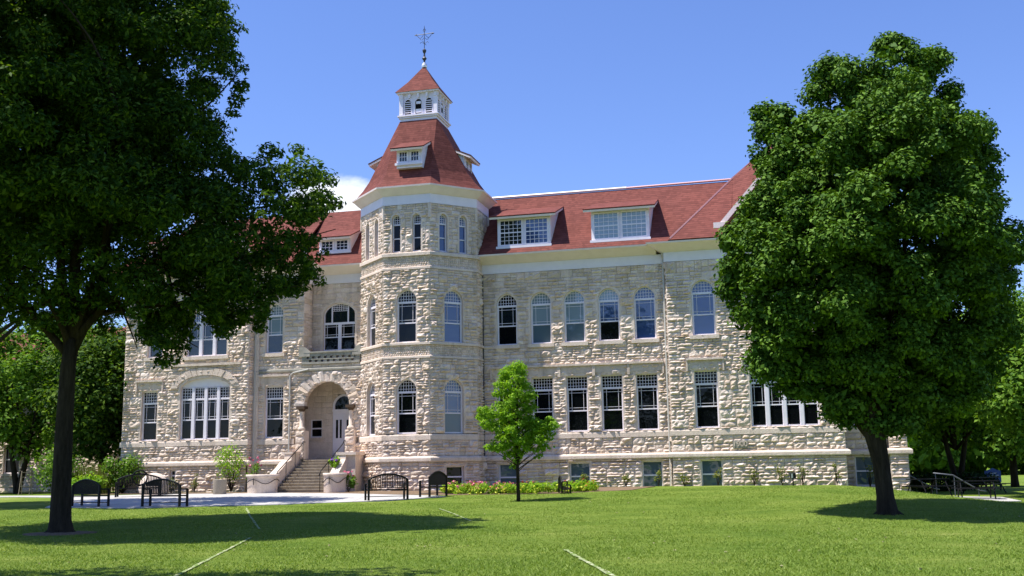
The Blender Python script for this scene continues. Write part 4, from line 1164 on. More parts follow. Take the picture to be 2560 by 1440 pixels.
def crown_clumps(poly, n, r0, r1, depth, shell_bias=.5, edge=.55, SP=.55):
    """clump centres filling a crown whose side elevation is poly (x,z); depth = (max half depth as a function of distance to outline)"""
    xs_ = [p[0] for p in poly]; zs_ = [p[1] for p in poly]; out = []; rr = []; k = 0
    while len(out) < n and k < 20000:
        k += 1
        x, z = rnd.uniform(min(xs_), max(xs_)), rnd.uniform(min(zs_), max(zs_))
        if not in_poly(x, z, poly): continue
        dd = poly_dist(x, z, poly); r = rnd.uniform(r0, r1)
        if dd < r * edge:
            r = max(r0 * .55, dd / edge)
            if dd < r0 * .25: continue
        D = depth(dd); q = rnd.random()
        y = D * (rnd.choice((-1, 1)) * (1 - .35 * q * q) if rnd.random() < shell_bias else rnd.uniform(-1, 1))
        ok = True
        for c, r_ in zip(out, rr):
            if (c[0] - x) ** 2 + (c[1] - y) ** 2 + (c[2] - z) ** 2 < (SP * (r + r_)) ** 2: ok = False; break
        if not ok and rnd.random() < .85: continue
        out.append((x, y, z)); rr.append(r)
    return out, rr

# --- right maple
def px2(x, y, D):   # metric conversion of crown outlines measured off the photograph's survey
    q = RT * ((x - 1280) / 2750) + UP * (-(y - 720) / 2750) + fwd; q = q * (D / q.y); return q.x, q.z + 1.6
TX, TY = 10.72, 32.3; TZ = gz(TX, TY)
out_r = [(2215, 85), (2262, 95), (2290, 150), (2345, 118), (2352, 160), (2318, 205), (2300, 245), (2335, 262), (2350, 228), (2382, 232), (2398, 268), (2440, 312), (2460, 380), (2478, 440), (2462, 500), (2478, 545), (2505, 555), (2532, 600),
         (2535, 680), (2512, 770), (2522, 850), (2495, 930), (2440, 985), (2380, 1035), (2310, 1068), (2215, 1082), (2150, 1078), (2090, 1045), (2040, 1000), (1960, 975), (1890, 925), (1858, 860), (1832, 780),
         (1806, 690), (1812, 590), (1850, 560), (1882, 490), (1905, 430), (1898, 380), (1915, 345), (1880, 275), (1930, 262), (1985, 290), (2025, 262), (2030, 190), (2060, 150), (2105, 165), (2135, 205), (2168, 165), (2185, 110)]
poly = [px2(x, y, TY) for x, y in out_r]
poly = [(x - TX, z - TZ) for x, z in poly]
mp = empty('maple_tree', (TX, TY, TZ))
tag(mp, 'dense round maple with a short dark trunk before the right end of the hall', 'tree')
bc, br = crown_clumps(poly, 360, .50, .85, lambda d: min(3.9, .15 + 1.6 * d), .84, .7, .80)
bc = [(x, y * (.30 + .70 * min(1, max(0, (z - 2.6) / 5.0)) ** .8), z) for x, y, z in bc]
cl, cr = [], []
for c_, r_ in zip(bc, br):
    for k in range(8):
        d_ = Vector((rnd.gauss(0, 1), rnd.gauss(0, 1), rnd.gauss(0, 1) + .3)).normalized() * r_ * rnd.uniform(.35, .8)
        q_ = (c_[0] + d_.x, c_[1] + d_.y, c_[2] + d_.z * .8)
        if in_poly(q_[0], q_[2], poly): cl.append(q_); cr.append(rnd.uniform(.22, .42))
ce, re_ = crown_clumps(poly, 330, .14, .30, lambda d: 1.2 * min(1, .2 + d), .3, .5, .8)
sel = [i for i in range(len(ce)) if poly_dist(ce[i][0], ce[i][2], poly) < .55]
cl += [ce[i] for i in sel]; cr += [re_[i] for i in sel]
leaves('crown', cl, cr, 90, .07, M['leaf_maple'], mp, squash=.8, upb=.8, out=.9, shell=.55)
cl2, cr2 = crown_clumps(poly, 110, .8, 1.2, lambda d: min(1.9, .2 + .6 * d), .2, 1.2)
cl2 = [(x, y * (.4 if z < 5 else 1), z) for x, y, z in cl2]
leaves('inner_foliage', cl2, cr2, 260, .12, M['leaf_maple'], mp, shell=.3)
tb = MB()
tb.tube([(0, 0, -.3), (-.02, 0, .05), (-.05, .0, .5), (-.10, 0, 1.4), (-.22, 0, 2.2), (-.30, 0, 3.0), (-.3, 0, 5.5), (-.1, 0, 9), (0, 0, 11.5)], [.40, .31, .25, .235, .29, .33, .27, .15, .04], 14)
for i in range(18):
    c = cl[rnd.randrange(len(cl))]; z0_ = max(2.0, min(c[2] - 1.2, rnd.uniform(2.2, 8)))
    limb(tb, (-.25, 0, z0_), (c[0] * .7, c[1] * .5, c[2]), .11, .015)
for a in range(7):
    th = a * .9 + .3; limb(tb, (0, 0, .2), (.45 * math.cos(th), .45 * math.sin(th), -.08), .12, .05, 0)
limb(tb, (-.2, 0, 2.0), (-1.3, .2, 4.2), .15, .08); limb(tb, (-.2, 0, 2.1), (.7, .3, 4.2), .15, .08)
tb.build('trunk', M['bark'], mp, True)

# --- big left tree
TX, TY = -12.55, 31.0; TZ = gz(TX, TY)
bt = empty('shade_tree', (TX, TY, TZ))
tag(bt, 'tall dark shade tree with a straight trunk and wide crown at the left', 'tree')
out_l = [(-420, 760), (-300, 300), (-250, -150), (0, -420), (300, -330), (500, -120), (560, -20), (592, 40), (575, 85), (600, 130), (596, 200), (575, 270), (552, 310), (560, 345), (612, 366), (618, 410), (560, 440), (585, 470),
         (632, 440), (690, 372), (745, 388), (795, 372), (832, 420), (835, 480), (860, 550), (838, 566), (790, 575), (772, 620), (800, 668), (765, 700), (715, 745), (690, 720), (655, 760), (640, 815), (600, 800),
         (560, 850), (525, 800), (470, 770), (440, 840), (430, 905), (405, 870), (370, 850), (350, 790), (300, 760), (240, 790), (215, 830), (110, 840), (60, 800), (0, 820), (-120, 850), (-300, 850)]
poly = [px2(x, y, TY) for x, y in out_l]; poly = [(x - TX, z - TZ) for x, z in poly]
cl, cr = crown_clumps(poly, 860, .40, .85, lambda d: min(5.2, .9 + 1.1 * d), .6, .95, .80)
ce, re_ = crown_clumps(poly, 520, .16, .36, lambda d: 3.2 * min(1, .3 + d), .2, .5, .7)
sel = [i for i in range(len(ce)) if poly_dist(ce[i][0], ce[i][2], poly) < .9 or (ce[i][2] < 8 and ce[i][0] < 3)]
cl += [ce[i] for i in sel]; cr += [re_[i] for i in sel]
dens = np.array([.42 if (z < 7.4 and x < 2.0) else (.55 if z < 8.6 and x < 2.4 else 1.0) for x, y, z in cl])
for x_, y_ in ((430, 885), (422, 850), (405, 862), (440, 820), (560, 825), (545, 795), (580, 800), (610, 795), (640, 795), (655, 755), (350, 800), (380, 790), (372, 830), (480, 785), (450, 790), (520, 775), (700, 725), (760, 680), (790, 655), (730, 710),
               (10, 800), (60, 785), (120, 815), (230, 800), (180, 790), (290, 770), (320, 745), (90, 750), (150, 755), (240, 740), (30, 730), (400, 740), (470, 730), (340, 700)):
    q_ = px2(x_, y_, TY)
    for k in range(4): cl.append((q_[0] - TX + rnd.uniform(-.3, .3), rnd.uniform(-1, 1), q_[1] - TZ + rnd.uniform(-.2, .25))); cr.append(rnd.uniform(.18, .32))
dens = np.concatenate([dens, np.full(len(cl) - len(dens), .8)])
leaves('crown', cl, cr, 250, .085, M['leaf_dark'], bt, squash=.75, upb=.55, out=.5, shell=.5, aspect=.42, density=dens)
polyin = [(x * .86 - .3, 9 + (z - 9) * .8) for x, z in poly]
cl2 = [(rnd.uniform(-7, 1.8), rnd.uniform(-2.5, 3), rnd.uniform(8.5, 16)) for i in range(75)]
cl2 = [c for c in cl2 if in_poly(c[0] + .9, c[2], poly) and in_poly(c[0] - .9, c[2], poly)]
leaves('inner_foliage', cl2, [1.15] * len(cl2), 320, .13, M['leaf_dark'], bt, shell=.1)
tb = MB()
tb.tube([(.02, 0, -.3), (0, 0, .02), (-.02, 0, .35), (-.04, 0, 1.2), (-.05, 0, 3), (-.03, 0, 4.6), (.05, 0, 5.4)], [.46, .36, .29, .26, .235, .205, .20], 14)
tops = []
for q, r_ in (((-.5, .3, 9.5), .17), ((.9, -.2, 9.0), .16), ((.1, .6, 13), .18), ((2.6, .5, 8.2), .12), ((-2.8, 0, 8.6), .12), ((-1.4, -1, 7.6), .10), ((1.9, -1.2, 10.5), .12)):
    tops.append((q, limb(tb, (.03, 0, 5.0 + rnd.uniform(-.4, .3)), q, r_, r_ * .45, .1, 8), r_))
for i in range(60):
    c = cl[rnd.randrange(len(cl))]
    bq = min(tops, key=lambda t_: (Vector(t_[0]) - Vector(c)).length); pts = bq[1]
    s_ = pts[rnd.randrange(3, len(pts))]
    limb(tb, s_, c, .065, .015, .12)
for (x, z) in ((7.4, 9.0), (6.6, 7.2), (4.8, 6.4), (6.0, 8.3), (3.4, 5.6), (2.2, 5.4), (-1.5, 6.2), (-3.5, 6.4)):
    limb(tb, (rnd.uniform(.3, 1.0), 0, rnd.uniform(6, 7.4)), (x, rnd.uniform(-1, 1), z - .4), .06, .012, .05, 8)
for a in range(7):
    th = a * .9; limb(tb, (0, 0, .22), (.52 * math.cos(th), .52 * math.sin(th), -.08), .13, .05, 0)
tb.build('trunk', M['bark'], bt, True)
mb = MB(); mb.lathe([(1.05, -.06), (.95, .025), (.3, .05)], 0, 0, 20); mb.build('root_mulch', M['mulch'], bt)

def round_tree(name, x, y, zc, rx, ry, rz, th, lab, mt, per=190, nclump=90, size=.12, trunk=.22, group=None, rr=(.7, 1.25), fork=False, lean=(0, 0), squash=.8):
    g0 = gz(x, y); root = empty(name, (x, y, g0)); tag(root, lab, 'tree', group)
    cl = []; cr = []; k = 0
    while len(cl) < nclump and k < 6000:
        k += 1; v = Vector((rnd.gauss(0, 1), rnd.gauss(0, 1), rnd.gauss(0, 1))).normalized() * rnd.uniform(.35, 1) ** .5
        w_ = 1.0 if v.z > 0 else 1.0
        c = (v.x * rx + lean[0], v.y * ry + lean[1], zc + v.z * rz)
        cl.append(c); cr.append(rnd.uniform(*rr))
    leaves('crown', cl, cr, per, size, mt, root, squash=squash, shell=.6, upb=.7)
    tb = MB(); n = 7
    if fork:
        for q in (-1, 1): tb.tube([(0, 0, -.2), (q * .1, 0, .5), (q * .5, 0, th), (q * 1.0, 0, zc)], [trunk, trunk * .8, trunk * .6, .05], 9)
    else: tb.tube([(0, 0, -.2), (0, 0, .4), (lean[0] * .4, lean[1] * .4, th), (lean[0], lean[1], zc + rz * .6)], [trunk * 1.3, trunk, trunk * .85, .04], 10)
    for i in range(10):
        c = cl[rnd.randrange(len(cl))]; limb(tb, (lean[0] * .4, lean[1] * .4, th * rnd.uniform(.8, 1.1)), c, trunk * .4, .02)
    tb.build('trunk', M['bark'], root, True)
    return root
# off-frame trees whose shade falls on the lawn and the plaza
round_tree('lawn_tree', -21.5, 44.2, 13.4, 8.5, 3.4, 2.8, 7, 'broad shade tree by the left side of the plaza, its shade lying across the paving', M['leaf_dark'], nclump=120, per=200, size=.14)
round_tree('lawn_tree', -12.2, 14.0, 12.6, 6.2, 4.3, 3.0, 5, 'shade tree just left of the camera, its shadow crossing the near left lawn', M['leaf_dark'], nclump=110, per=150, size=.14)
# background left
round_tree('background_maple', -28.5, 64, 6.2, 6.8, 3.0, 3.7, 2.4, 'leafy maple standing behind the left trunk, beside the red roofed house', M['leaf_back'], nclump=150, per=220, size=.14, fork=True)
round_tree('background_maple', -22.8, 61.5, 5.7, 3.2, 2.3, 3.5, 2.0, 'dark leafy tree tucked against the left end of the stone hall', M['leaf_dark'], nclump=90, per=220, size=.13)
round_tree('background_maple', -36.5, 68, 6.3, 6, 3.0, 3.6, 2.6, 'dark tree at the far left edge of the lawn with a bare lower trunk', M['leaf_back'], nclump=110, per=200, size=.14, trunk=.35)
# background right
round_tree('background_maple', 24.2, 48.0, 5.5, 4.4, 3.0, 3.9, 2.2, 'bright green tree at the right edge of the view behind the big maple', M['leaf_back'], nclump=140, per=230, size=.12)
round_tree('background_maple', 19.0, 58, 6.2, 3.6, 2.4, 3.2, 2.6, 'yellow green tree with a leaning trunk beside the right corner of the hall', M['leaf_yellow'], nclump=90, per=210, size=.13, lean=(1.6, 0))
round_tree('background_maple', 23.8, 60, 6.0, 3.6, 2.6, 3.2, 2.4, 'fork trunked tree behind the dark hedge on the right', M['leaf_back'], nclump=90, per=210, size=.13, fork=True)
round_tree('background_maple', 29.5, 66, 6.4, 5.2, 3.0, 4.6, 2.6, 'large dark tree behind the blue sign at the far right', M['leaf_dark'], nclump=130, per=210, size=.14)
round_tree('background_maple', 23.0, 72, 5.0, 3.6, 2.4, 4.2, 2, 'sunlit yellow green tree glimpsed behind the right corner of the hall', M['leaf_yellow'], nclump=70, per=210, size=.15)
# far-off wood closing the horizon
cl = []; cr = []
for i in range(900):
    a = R(rnd.uniform(-50, 50)); d = rnd.uniform(150, 190); x, y = d * math.sin(a), d * math.cos(a)
    cl.append((x, y, 1 + rnd.uniform(0, 1) ** .8 * (7.0 + 2.5 * math.sin(a * 23)))); cr.append(rnd.uniform(2.2, 3.6))
tag(leaves('distant_woods', cl, cr, 130, .8, M['leaf_back'], None), kind='stuff')
cl = []; cr = []
for i in range(420):
    a = R(rnd.uniform(100, 260)); d = rnd.uniform(62, 74); x, y = d * math.sin(a), d * math.cos(a)
    cl.append((x, y, rnd.uniform(0, 1) * (15 + 3 * math.sin(a * 17)))); cr.append(rnd.uniform(1.8, 3.0))
tag(leaves('unseen_rear_woods', cl, cr, 110, .7, M['leaf_dark'], None), kind='stuff')  # unseen woods behind the camera, added to darken the window reflections

# --- young tree
TX, TY = .10, 42.2; TZ = gz(TX, TY)
sp_ = empty('young_tree', (TX, TY, TZ)); tag(sp_, 'slender young tree with bright green leaves on the lawn in front of the hall', 'tree')
out_s = [(1298, 882), (1312, 900), (1318, 940), (1340, 985), (1338, 1030), (1350, 1048), (1378, 1040), (1400, 1066), (1380, 1095), (1392, 1120), (1362, 1125), (1345, 1162), (1325, 1130), (1305, 1140), (1290, 1185), (1268, 1168), (1250, 1130),
         (1205, 1135), (1212, 1105), (1240, 1085), (1205, 1070), (1190, 1040), (1200, 1008), (1228, 1010), (1242, 1030), (1232, 985), (1240, 950), (1258, 905), (1280, 898)]
poly = [px2(x, y, TY) for x, y in out_s]; poly = [(x - TX, z - TZ) for x, z in poly]
cl, cr = crown_clumps(poly, 190, .13, .30, lambda d: min(1.0, .25 + 1.1 * d), .4, .7)
leaves('crown', cl, cr, 80, .055, M['leaf_young'], sp_, squash=.75, shell=.25, upb=.5)
tb = MB(); tb.tube([(.02, 0, -.1), (.02, 0, .3), (0, 0, 1.6), (.02, 0, 3.4), (.12, 0, 5.3)], [.085, .07, .06, .04, .012], 9)
for c in cl[::3]: limb(tb, (0.02, 0, max(1.1, c[2] - .35 - abs(c[0]) * .35)), c, .018, .006, .06, 4)
tb.build('trunk', M['bark'], sp_, True)

# --- grass blades near the camera, and at sheet edges
def blades(name, pts, hgt, wid, mt, parent=None, kind='stuff', lean=.5, origin=(0, 0, 0), **kw):
    N = len(pts); base = np.asarray(pts, float); th = NR.rand(N) * 6.283
    wv = np.stack([np.cos(th), np.sin(th), np.zeros(N)], 1) * (wid * (.6 + .8 * NR.rand(N)))[:, None]
    ln_ = NR.normal(size=(N, 3)) * lean; ln_[:, 2] = 1; ln_ *= (hgt * (.5 + .8 * NR.rand(N)))[:, None]
    v = np.empty((N, 3, 3)); v[:, 0] = base - wv; v[:, 1] = base + wv; v[:, 2] = base + ln_; v -= np.array(origin)
    me = bpy.data.meshes.new(name); me.vertices.add(N * 3); me.loops.add(N * 3); me.polygons.add(N)
    me.vertices.foreach_set('co', v.reshape(-1)); me.loops.foreach_set('vertex_index', np.arange(N * 3))
    me.polygons.foreach_set('loop_start', np.arange(0, N * 3, 3)); me.polygons.foreach_set('loop_total', np.full(N, 3))
    me.materials.append(mt); me.update()
    o = link(name, me, parent)
    if kind: o['kind'] = kind
    return o
N = 300000
yy = 15 + 33 * NR.rand(N) ** 1.25; xx = (NR.rand(N) * 2 - 1) * (yy * .50)
keep = ~((xx > -24) & (xx < -2.6) & (yy > 42.2 + np.clip((xx + 9) * .33, 0, 3)))
xx, yy = xx[keep], yy[keep]
blades('grass', np.stack([xx, yy, G(xx, yy) - .005], 1), .038, .010, M['blade'], lean=.8)

lp = []
for i in range(80):
    y = rnd.uniform(16, 42); x = rnd.uniform(-.47, .47) * y
    lp.append((x, y, gz(x, y) + .03))
M['fleck'], _, _ = mat('dry_fallen_leaf', (.34, .33, .16), .8, .1)
tag(leaves('fallen_leaves', lp, [.02] * len(lp), 6, .026, M['fleck'], None, shell=.1, squash=.2, upb=1.5), kind='stuff')
# --- flower bed, vines and base planting
def plant(name, x, y, h, r, mt, lab, cat='plant', n=5, per=60, size=.06, group=None, z=None, flowers=None, stems=True, squash=1.0):
    g0 = gz(x, y) if z is None else z; root = empty(name, (x, y, g0)); tag(root, lab, cat, group)
    cl = [(rnd.uniform(-r, r) * .7, rnd.uniform(-r, r) * .7, h * rnd.uniform(.3, .85)) for i in range(n)]
    leaves('foliage', cl, [max(.07, r * rnd.uniform(.35, .6)) for i in cl], per, size, mt, root, shell=.2, squash=squash)
    if flowers:
        fl = [(rnd.uniform(-r, r) * .8, rnd.uniform(-r, r) * .8, h * rnd.uniform(.75, 1.05)) for i in range(n)]
        leaves('blossom', fl, [.06] * len(fl), 14, .045, M[flowers], root, shell=.1)
    if stems:
        mb = MB()
        for c in cl: mb.tube([(0, 0, 0), (c[0] * .5, c[1] * .5, c[2] * .5), c], [.012, .01, .006], 5)
        mb.build('stem', M['bark'], root)
    return root
# long bed along the tower and right wing
pts = []; bedc = []
A0 = [(-3.2, 49.0), (-1.2, 47.8), (1.0, 47.3), (3.5, 47.8)]
for i in range(270):
    t_ = rnd.random() * 2.999; k = int(t_); q = t_ - k
    x = A0[k][0] + (A0[k + 1][0] - A0[k][0]) * q; y = A0[k][1] + (A0[k + 1][1] - A0[k][1]) * q + rnd.random() * 2.2
    bedc.append((x, y, gz(x, y) + rnd.uniform(.04, .34)))
tag(leaves('flower_bed', bedc, [rnd.uniform(.12, .26) for c in bedc], 44, .055, M['leaf_yellow'], None, shell=.1), kind='stuff')
fp = [(c[0], c[1], c[2] + .16) for c in bedc if c[0] < .3 and rnd.random() < .55]
tag(leaves('pink_blossoms', fp, [.09] * len(fp), 9, .04, M['fl_pink'], None, shell=.1), kind='stuff')
fp = [(c[0], c[1], c[2] + .16) for c in bedc if rnd.random() < .16]
tag(leaves('red_blossoms', fp, [.08] * len(fp), 8, .04, M['fl_red'], None, shell=.1), kind='stuff')
fp = [(c[0], c[1] - .3, c[2] - .02) for c in bedc if rnd.random() < .5]
tag(leaves('yellow_edging_plants', fp, [.12] * len(fp), 14, .05, M['fl_yellow'], None, shell=.1), kind='stuff')
def at_wall(u, v): return local(u, v)
PL = [(-24.6, 2.2, .8), (-22.6, 2.1, .9), (-21.2, 2.3, 1.0), (-19.9, 2.2, .8), (3.2, .9, .8), (5.0, 1.0, 1.1), (6.3, .9, 1.0), (7.5, .9, 1.3), (8.9, .95, 1.2), (10.1, .9, 1.0), (-1.5, .6, .7), (0.6, .6, .7), (1.9, .6, .9), (11.4, -.5, 1.6), (12.2, -.3, 1.4)]
NM = ['behind the left bench', 'under the small left basement window', 'right of the small basement window', 'left of the pebbled litter bin', 'just right of the downpipe', 'beneath the window nearest the date stone', 'below the date stone', 'at the foot of the right wing, second past the date stone',
      'at the foot of the right wing, third past the date stone', 'at the right wing corner', 'beside the left of two teal basement windows', 'between the two teal basement windows', 'under the basement window beside the downpipe', 'tall before the recessed corner window', 'beside the far right pier']
for (u, v, h_), nm in zip(PL, NM):
    x, y = at_wall(u, v); plant('wall_plant', x + rnd.uniform(-.3, .3), y, h_ * rnd.uniform(.75, 1.15), rnd.uniform(.2, .34), M['leaf_olive'], 'green plant ' + nm, n=9, per=16, size=.045, group='plants along the foot of the walls')
x, y = at_wall(-19.35, 2.3)
plant('climbing_shrub', x, y, 2.5, .75, M['leaf_yellow'], 'tall loose yellow green shrub against the wall by the left downpipe', 'shrub', n=26, per=34, size=.06)
x, y = at_wall(-12.3, 3.9); plant('rose_shrub', x, y, 1.0, .36, M['leaf_back'], 'green shrub with pink flowers between the right planter and the tower', 'shrub', n=9, per=60, flowers='fl_pink')
x, y = at_wall(-17.9, 2.6); plant('potted_flowers', x, y, 1.75, .42, M['leaf_back'], 'pink flowering plant left of the stair wall', 'flowers', n=9, per=40, flowers='fl_pink')
x, y = at_wall(-13.35, 3.2); plant('petunia_pot', x, y, .55, .30, M['leaf_yellow'], 'violet flowers spilling from a pot beside the right stair wall', 'flowers', n=8, per=40, flowers='fl_violet', z=1.9)
for x, y, h_, r_, mt, lab in ((-23.9, 58.5, 2.2, 1.35, 'leaf_back', 'big rounded green bush left of the hall, behind the left trunk'), (-20.6, 58.6, 2.0, 1.1, 'leaf_back', 'green bush just right of the big left trunk'),
                           (-21.8, 57.0, .8, .7, 'leaf_yellow', 'low pale bush at the foot of the big rounded bush')):
    plant('bush', x, y, h_, r_, M[mt], lab, 'bush', n=26, per=90, size=.09, squash=.9)
x, y = at_wall(-27.3, 2.6)
ob = empty('ornamental_grass', (x, y, gz(x, y))); tag(ob, 'tall olive ornamental grass at the left corner of the stone hall', 'grass clump')
P_ = np.stack([NR.normal(size=900) * .42, NR.normal(size=900) * .3, np.zeros(900)], 1)
blades('grass_leaves', P_, 1.35, .02, M['leaf_olive'], ob, kind=None, lean=.28)

# ------------------------------------------------------------------ furniture
def bench_parts(root, L=1.55, ring_=False):
    """bench facing -y (its seat towards -y), base at z=0"""
    def p(mb, name): return mb.build(name, M['black'], root)
    D = .46; hs = .42; hb = .80; ha = 1.02
    for x in (-L / 2, L / 2):
        mb = MB(); mb.box(x - .037, x + .037, D - .055, D + .02, 0, hb + .02); p(mb, 'leg')
        mb = MB(); mb.box(x - .035, x + .035, -.035, .035, 0, .64); p(mb, 'leg')
        mb = MB(); mb.tube([(x, -.05, .62), (x, .02, .655), (x, .25, .65), (x, D, .67)], .026, 6); mb.tube([(x, 0, .14), (x, D, .14)], .015, 5); p(mb, 'armrest')
    mb = MB()
    for i in range(9):
        y = .02 + i * .048; mb.box(-L / 2 + .02, L / 2 - .02, y - .017, y + .017, hs - .015 - .02 * math.sin(i * .35), hs + .005 - .02 * math.sin(i * .35))
    mb.box(-L / 2, L / 2, -.02, .01, hs - .05, hs - .01); mb.box(-L / 2, L / 2, D - .05, D - .02, hs - .05, hs - .01); p(mb, 'seat')
    mb = MB(); top = []
    for i in range(17):
        t_ = i / 16; x = -L / 2 + L * t_; top.append((x, D - .01, hb + (ha - hb) * math.sin(math.pi * t_) ** .8))
    mb.tube(top, .036, 6); mb.box(-L / 2, L / 2, D - .035, D, .47, .50)
    ns = int(L / .07)
    for i in range(1, ns):
        t_ = i / ns; x = -L / 2 + L * t_; zt = hb + (ha - hb) * math.sin(math.pi * t_) ** .8
        if ring_ and abs(x) < .30: continue
        mb.box(x - .016, x + .016, D - .035, D - .005, .48, zt)
    if ring_:
        mb.tube([(.33 * math.cos(a_), D - .02, .86 + .33 * math.sin(a_)) for a_ in [i * math.pi / 12 for i in range(25)]], .035, 6)
        for a_ in range(5):
            x = -.2 + a_ * .1; mb.box(x - .011, x + .011, D - .03, D - .012, .55, .86 + .05 * (a_ % 2))
        mb.tube([(-.12, D - .02, .72), (0, D - .02, .92), (.12, D - .02, .72)], .02, 5)
    p(mb, 'backrest')
    mb = MB(); mb.box(-L / 2, L / 2, .0, .02, .13, .15); mb.box(-L / 2, L / 2, D - .03, D - .01, .13, .15); p(mb, 'stretcher')
def bench(x, y, rz, lab, L=1.62, ring_=False, group='black arched metal benches around the plaza'):
    r_ = empty('park_bench', (x, y, gz(x, y) + .02), rz); bench_parts(r_, L, ring_); tag(r_, lab, 'bench', group); return r_
# benches seen from behind face the hall (+y): rotate by pi; local back at y=D
bench(-13.35, 43.1, math.pi - R(22), 'black arched bench with its back to the lawn, right of the left trunk', 1.75)
bench(-16.5, 43.95, math.pi - R(32), 'black arched bench leftmost on the plaza, half behind the big trunk', 1.6)
bench(-17.2, 50.9, R(8), 'black bench with a round ring emblem in its back, facing the lawn', 1.9, True)
bench(-5.25, 45.1, math.pi + R(24), 'black arched bench on the right side of the plaza, back to the lawn', 1.62)
bench(-3.62, 46.9, math.pi + R(66), 'black bench turned side-on at the right tip of the plaza', 1.5)
b6 = bench(2.25, 47.0, R(100), 'small black seat standing alone beside the flower bed right of the young tree', 1.1, group=None)
b6.scale = (.8, .8, .8); b6.location.z -= .12; b6.rotation_euler = (0, R(-9), R(96))
# ringed pale boulder behind the emblem bench
mb = MB(); mb.lathe([(.62, -.05), (.72, .3), (.62, .72), (.35, .98), (.08, 1.05)], 0, 0, 18)
o = mb.build('boulder', M['trim'], None, True); o.location = (-17.1, 52.9, gz(-17.1, 52.9)); o.scale = (1, .7, 1.0)
tag(o, 'large pale rounded stone behind the ring emblem bench', 'boulder')
# litter bin
x, y = -13.9, 52.6; root = empty('litter_bin', (x, y, gz(x, y)))
mb = MB(); mb.lathe([(.30, 0), (.31, .02), (.325, .68), (.33, .70), (.27, .71), (.26, .6)], 0, 0, 26); mb.build('body', M['binstone'], root, True)
mb = MB(); mb.lathe([(.265, .55), (.265, .58)], 0, 0, 20); mb.build('liner', M['dark'], root)
tag(root, 'tan pebbled concrete litter bin on the plaza left of the stairs', 'litter bin')
# small floodlight at the wall plants
x, y = local(8.25, 1.6); root = empty('floodlight', (x, y, gz(x, y)))
mb = MB(); mb.tube([(0, 0, 0), (0, 0, .35)], .03, 8); mb.build('post', M['black'], root)
mb = MB(); mb.box(-.12, .12, -.10, .06, .32, .56); mb.build('lamp_head', M['black'], root); mb = MB(); mb.box(-.10, -.02, -.108, -.101, .34, .54); mb.build('lens', M['silver'], root)
tag(root, 'small black floodlight on a stake in front of the right wing base', 'floodlight')
# hedge, railings, picnic tables, sign on the right
h_ = empty('hedge', (21.6, 57.5, gz(21.6, 57.5))); tag(h_, 'low dark clipped hedge behind the picnic tables', 'hedge')
cl = [(rnd.uniform(-3.4, 3.0), rnd.uniform(-.4, .4), rnd.uniform(.1, .85)) for i in range(150)]
leaves('foliage', cl, [.28] * len(cl), 110, .06, M['leaf_black'], h_, shell=.3)
def picnic(x, y, rz, lab):
    r_ = empty('picnic_table', (x, y, gz(x, y) + .02), rz); tag(r_, lab, 'picnic table', 'dark picnic tables right of the hall')
    mb = MB()
    for i in range(5): mb.box(-.9, .9, -.36 + i * .15, -.23 + i * .15, .72, .76)
    mb.build('table_top', M['black'], r_)
    for s_ in (-1, 1):
        mb = MB(); mb.box(-.9, .9, s_ * .72 - .13, s_ * .72 + .13, .42, .46); mb.build('seat', M['black'], r_)
        mb = MB()
        for q in (-1, 1): mb.tube([(s_ * .65, q * .30, .72), (s_ * .65, q * .70, 0)], .03, 6)
        mb.tube([(s_ * .65, -.72, .42), (s_ * .65, .72, .42)], .03, 6); mb.build('leg_frame', M['black'], r_)
picnic(18.4, 49.8, R(20), 'dark picnic table nearest the hall corner')
picnic(19.6, 47.6, R(-15), 'dark picnic table standing on the bright patch of paving')
picnic(22.0, 52.5, R(35), 'dark picnic table farthest right, in front of the hedge')
def rail(x, y, rz, lab):
    r_ = empty('stair_railing', (x, y, gz(x, y)), rz); tag(r_, lab, 'railing', 'grey sloping railings right of the hall')
    mb = MB(); mb.tube([(-.9, 0, 1.05), (0, 0, .95), (1.2, 0, .25), (1.5, 0, .2)], .03, 8); mb.build('handrail', M['rail'], r_, True)
    for px_, z_ in ((-.8, 1.04), (.05, .92), (1.15, .28)):
        mb = MB(); mb.tube([(px_, 0, -.1), (px_, 0, z_)], .022, 6); mb.build('post', M['rail'], r_)
rail(18.0, 51.4, R(0), 'grey sloping railing nearest the right pier')
rail(19.6, 50.0, R(5), 'grey sloping railing in the middle of the picnic area')
x, y = 24.8, 58.0; root = empty('sign_board', (x, y, gz(x, y))); tag(root, 'small blue and white sign on two posts by the right trees', 'sign')
for s_ in (-.36, .36):
    mb = MB(); mb.box(s_ - .03, s_ + .03, -.03, .03, 0, .95); mb.build('post', M['black'], root)
mb = MB(); pr = [(-.42, .42), (.42, .42), (.42, 1.0), (.2, 1.06), (0, 1.15), (-.2, 1.06), (-.42, 1.0)]
f_ = [(a, -.05, z) for a, z in pr]; b_ = [(a, -.02, z) for a, z in pr]; mb.poly(f_); mb.poly(b_[::-1])
for i in range(7): mb.poly([f_[i], b_[i], b_[(i + 1) % 7], f_[(i + 1) % 7]])
mb.build('panel', M['signblue'], root)
mb = MB()
for a0_, a1_, z_ in ((-.2, .2, .86), (-.28, .28, .76), (-.22, .22, .70)): mb.box(a0_, a1_, -.055, -.051, z_, z_ + .035)
mb.build('lettering', M['signwhite'], root)
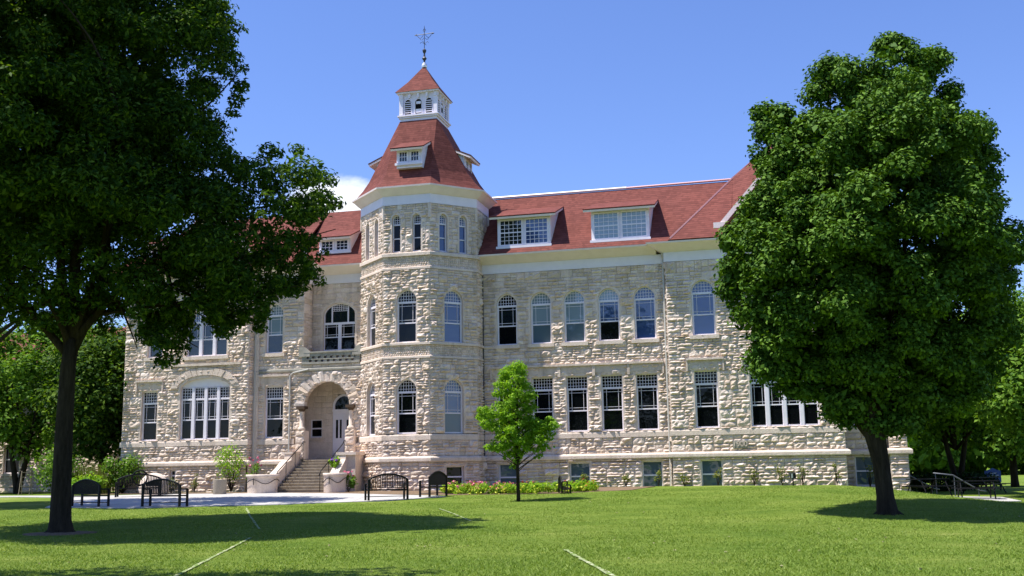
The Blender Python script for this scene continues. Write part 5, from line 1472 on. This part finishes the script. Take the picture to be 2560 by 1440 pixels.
# ladder and A-frame on the far left lawn
x, y = -25.6, 58.4; root = empty('step_ladder', (x, y, gz(x, y)), R(10)); tag(root, 'small wooden stepladder open on the grass at the far left', 'ladder')
for s_, t_ in ((-.22, 0), (.22, 0)):
    mb = MB(); mb.tube([(s_ * 1.2, -.25, 0), (s_, 0, 1.25)], .022, 6); mb.build('rail', M['wood'], root)
    mb = MB(); mb.tube([(s_ * 1.2, .35, 0), (s_, 0, 1.25)], .018, 6); mb.build('rail', M['wood'], root)
for k in range(5):
    z_ = .2 + k * .24; w_ = .22 + .044 * (1 - z_ / 1.25); mb = MB(); mb.box(-w_, w_, -.25 * (1 - z_ / 1.25) - .04, -.25 * (1 - z_ / 1.25) + .04, z_, z_ + .025); mb.build('rung', M['wood'], root)

# ------------------------------------------------------------------ house behind on the left
hb = empty('red_roofed_house', (-33, 72, gz(-33, 72)), R(-14.3)); tag(hb, 'grey stone house with a red roof half hidden behind the left trees', 'building')
mb = MB(); Fh = Frame(-16, 0, 11.5, 0); ws = [(Fh.len * q, 1.2, 1.2, 3.0, 0) for q in (.15, .3, .45, .6, .75, .9)] + [(Fh.len * q, 1.2, 4.8, 6.8, 0) for q in (.15, .3, .45, .6, .75, .9)]
wall(mb, Fh, 0, Fh.len, -.2, 8.2, [(a - w / 2, a + w / 2, z0, z1, 0) for a, w, z0, z1, _ in ws], hmin=.4, hmax=.6, wmin=.6, wmax=1.2)
mb.box(-16, 11.5, .3, 12, -.2, 8.2); mb.build('wall', M['rock'], hb)
for a, w, z0, z1, _ in ws: window(hb, Fh, a, w, z0, z1, 0, kind='double', panes='g_dark', sill=.15, sur=.1)
mb = MB(); slab(mb, [(-16.6, -.8, 8.1), (12.1, -.8, 8.1), (9, 5.5, 11.2), (-14, 5.5, 11.2)]); slab(mb, [(-16.6, 12, 8.1), (12.1, 12, 8.1), (9, 5.5, 11.2), (-14, 5.5, 11.2)]); slab(mb, [(12.1, -.8, 8.1), (12.1, 12, 8.1), (9, 5.5, 11.2)]); slab(mb, [(-16.6, -.8, 8.1), (-16.6, 12, 8.1), (-14, 5.5, 11.2)])
mb.build('roof', M['roof'], hb)
mb = MB(); mb.box(-16.5, 12, -.75, -.02, 7.85, 8.1); mb.build('eave', M['cream'], hb)
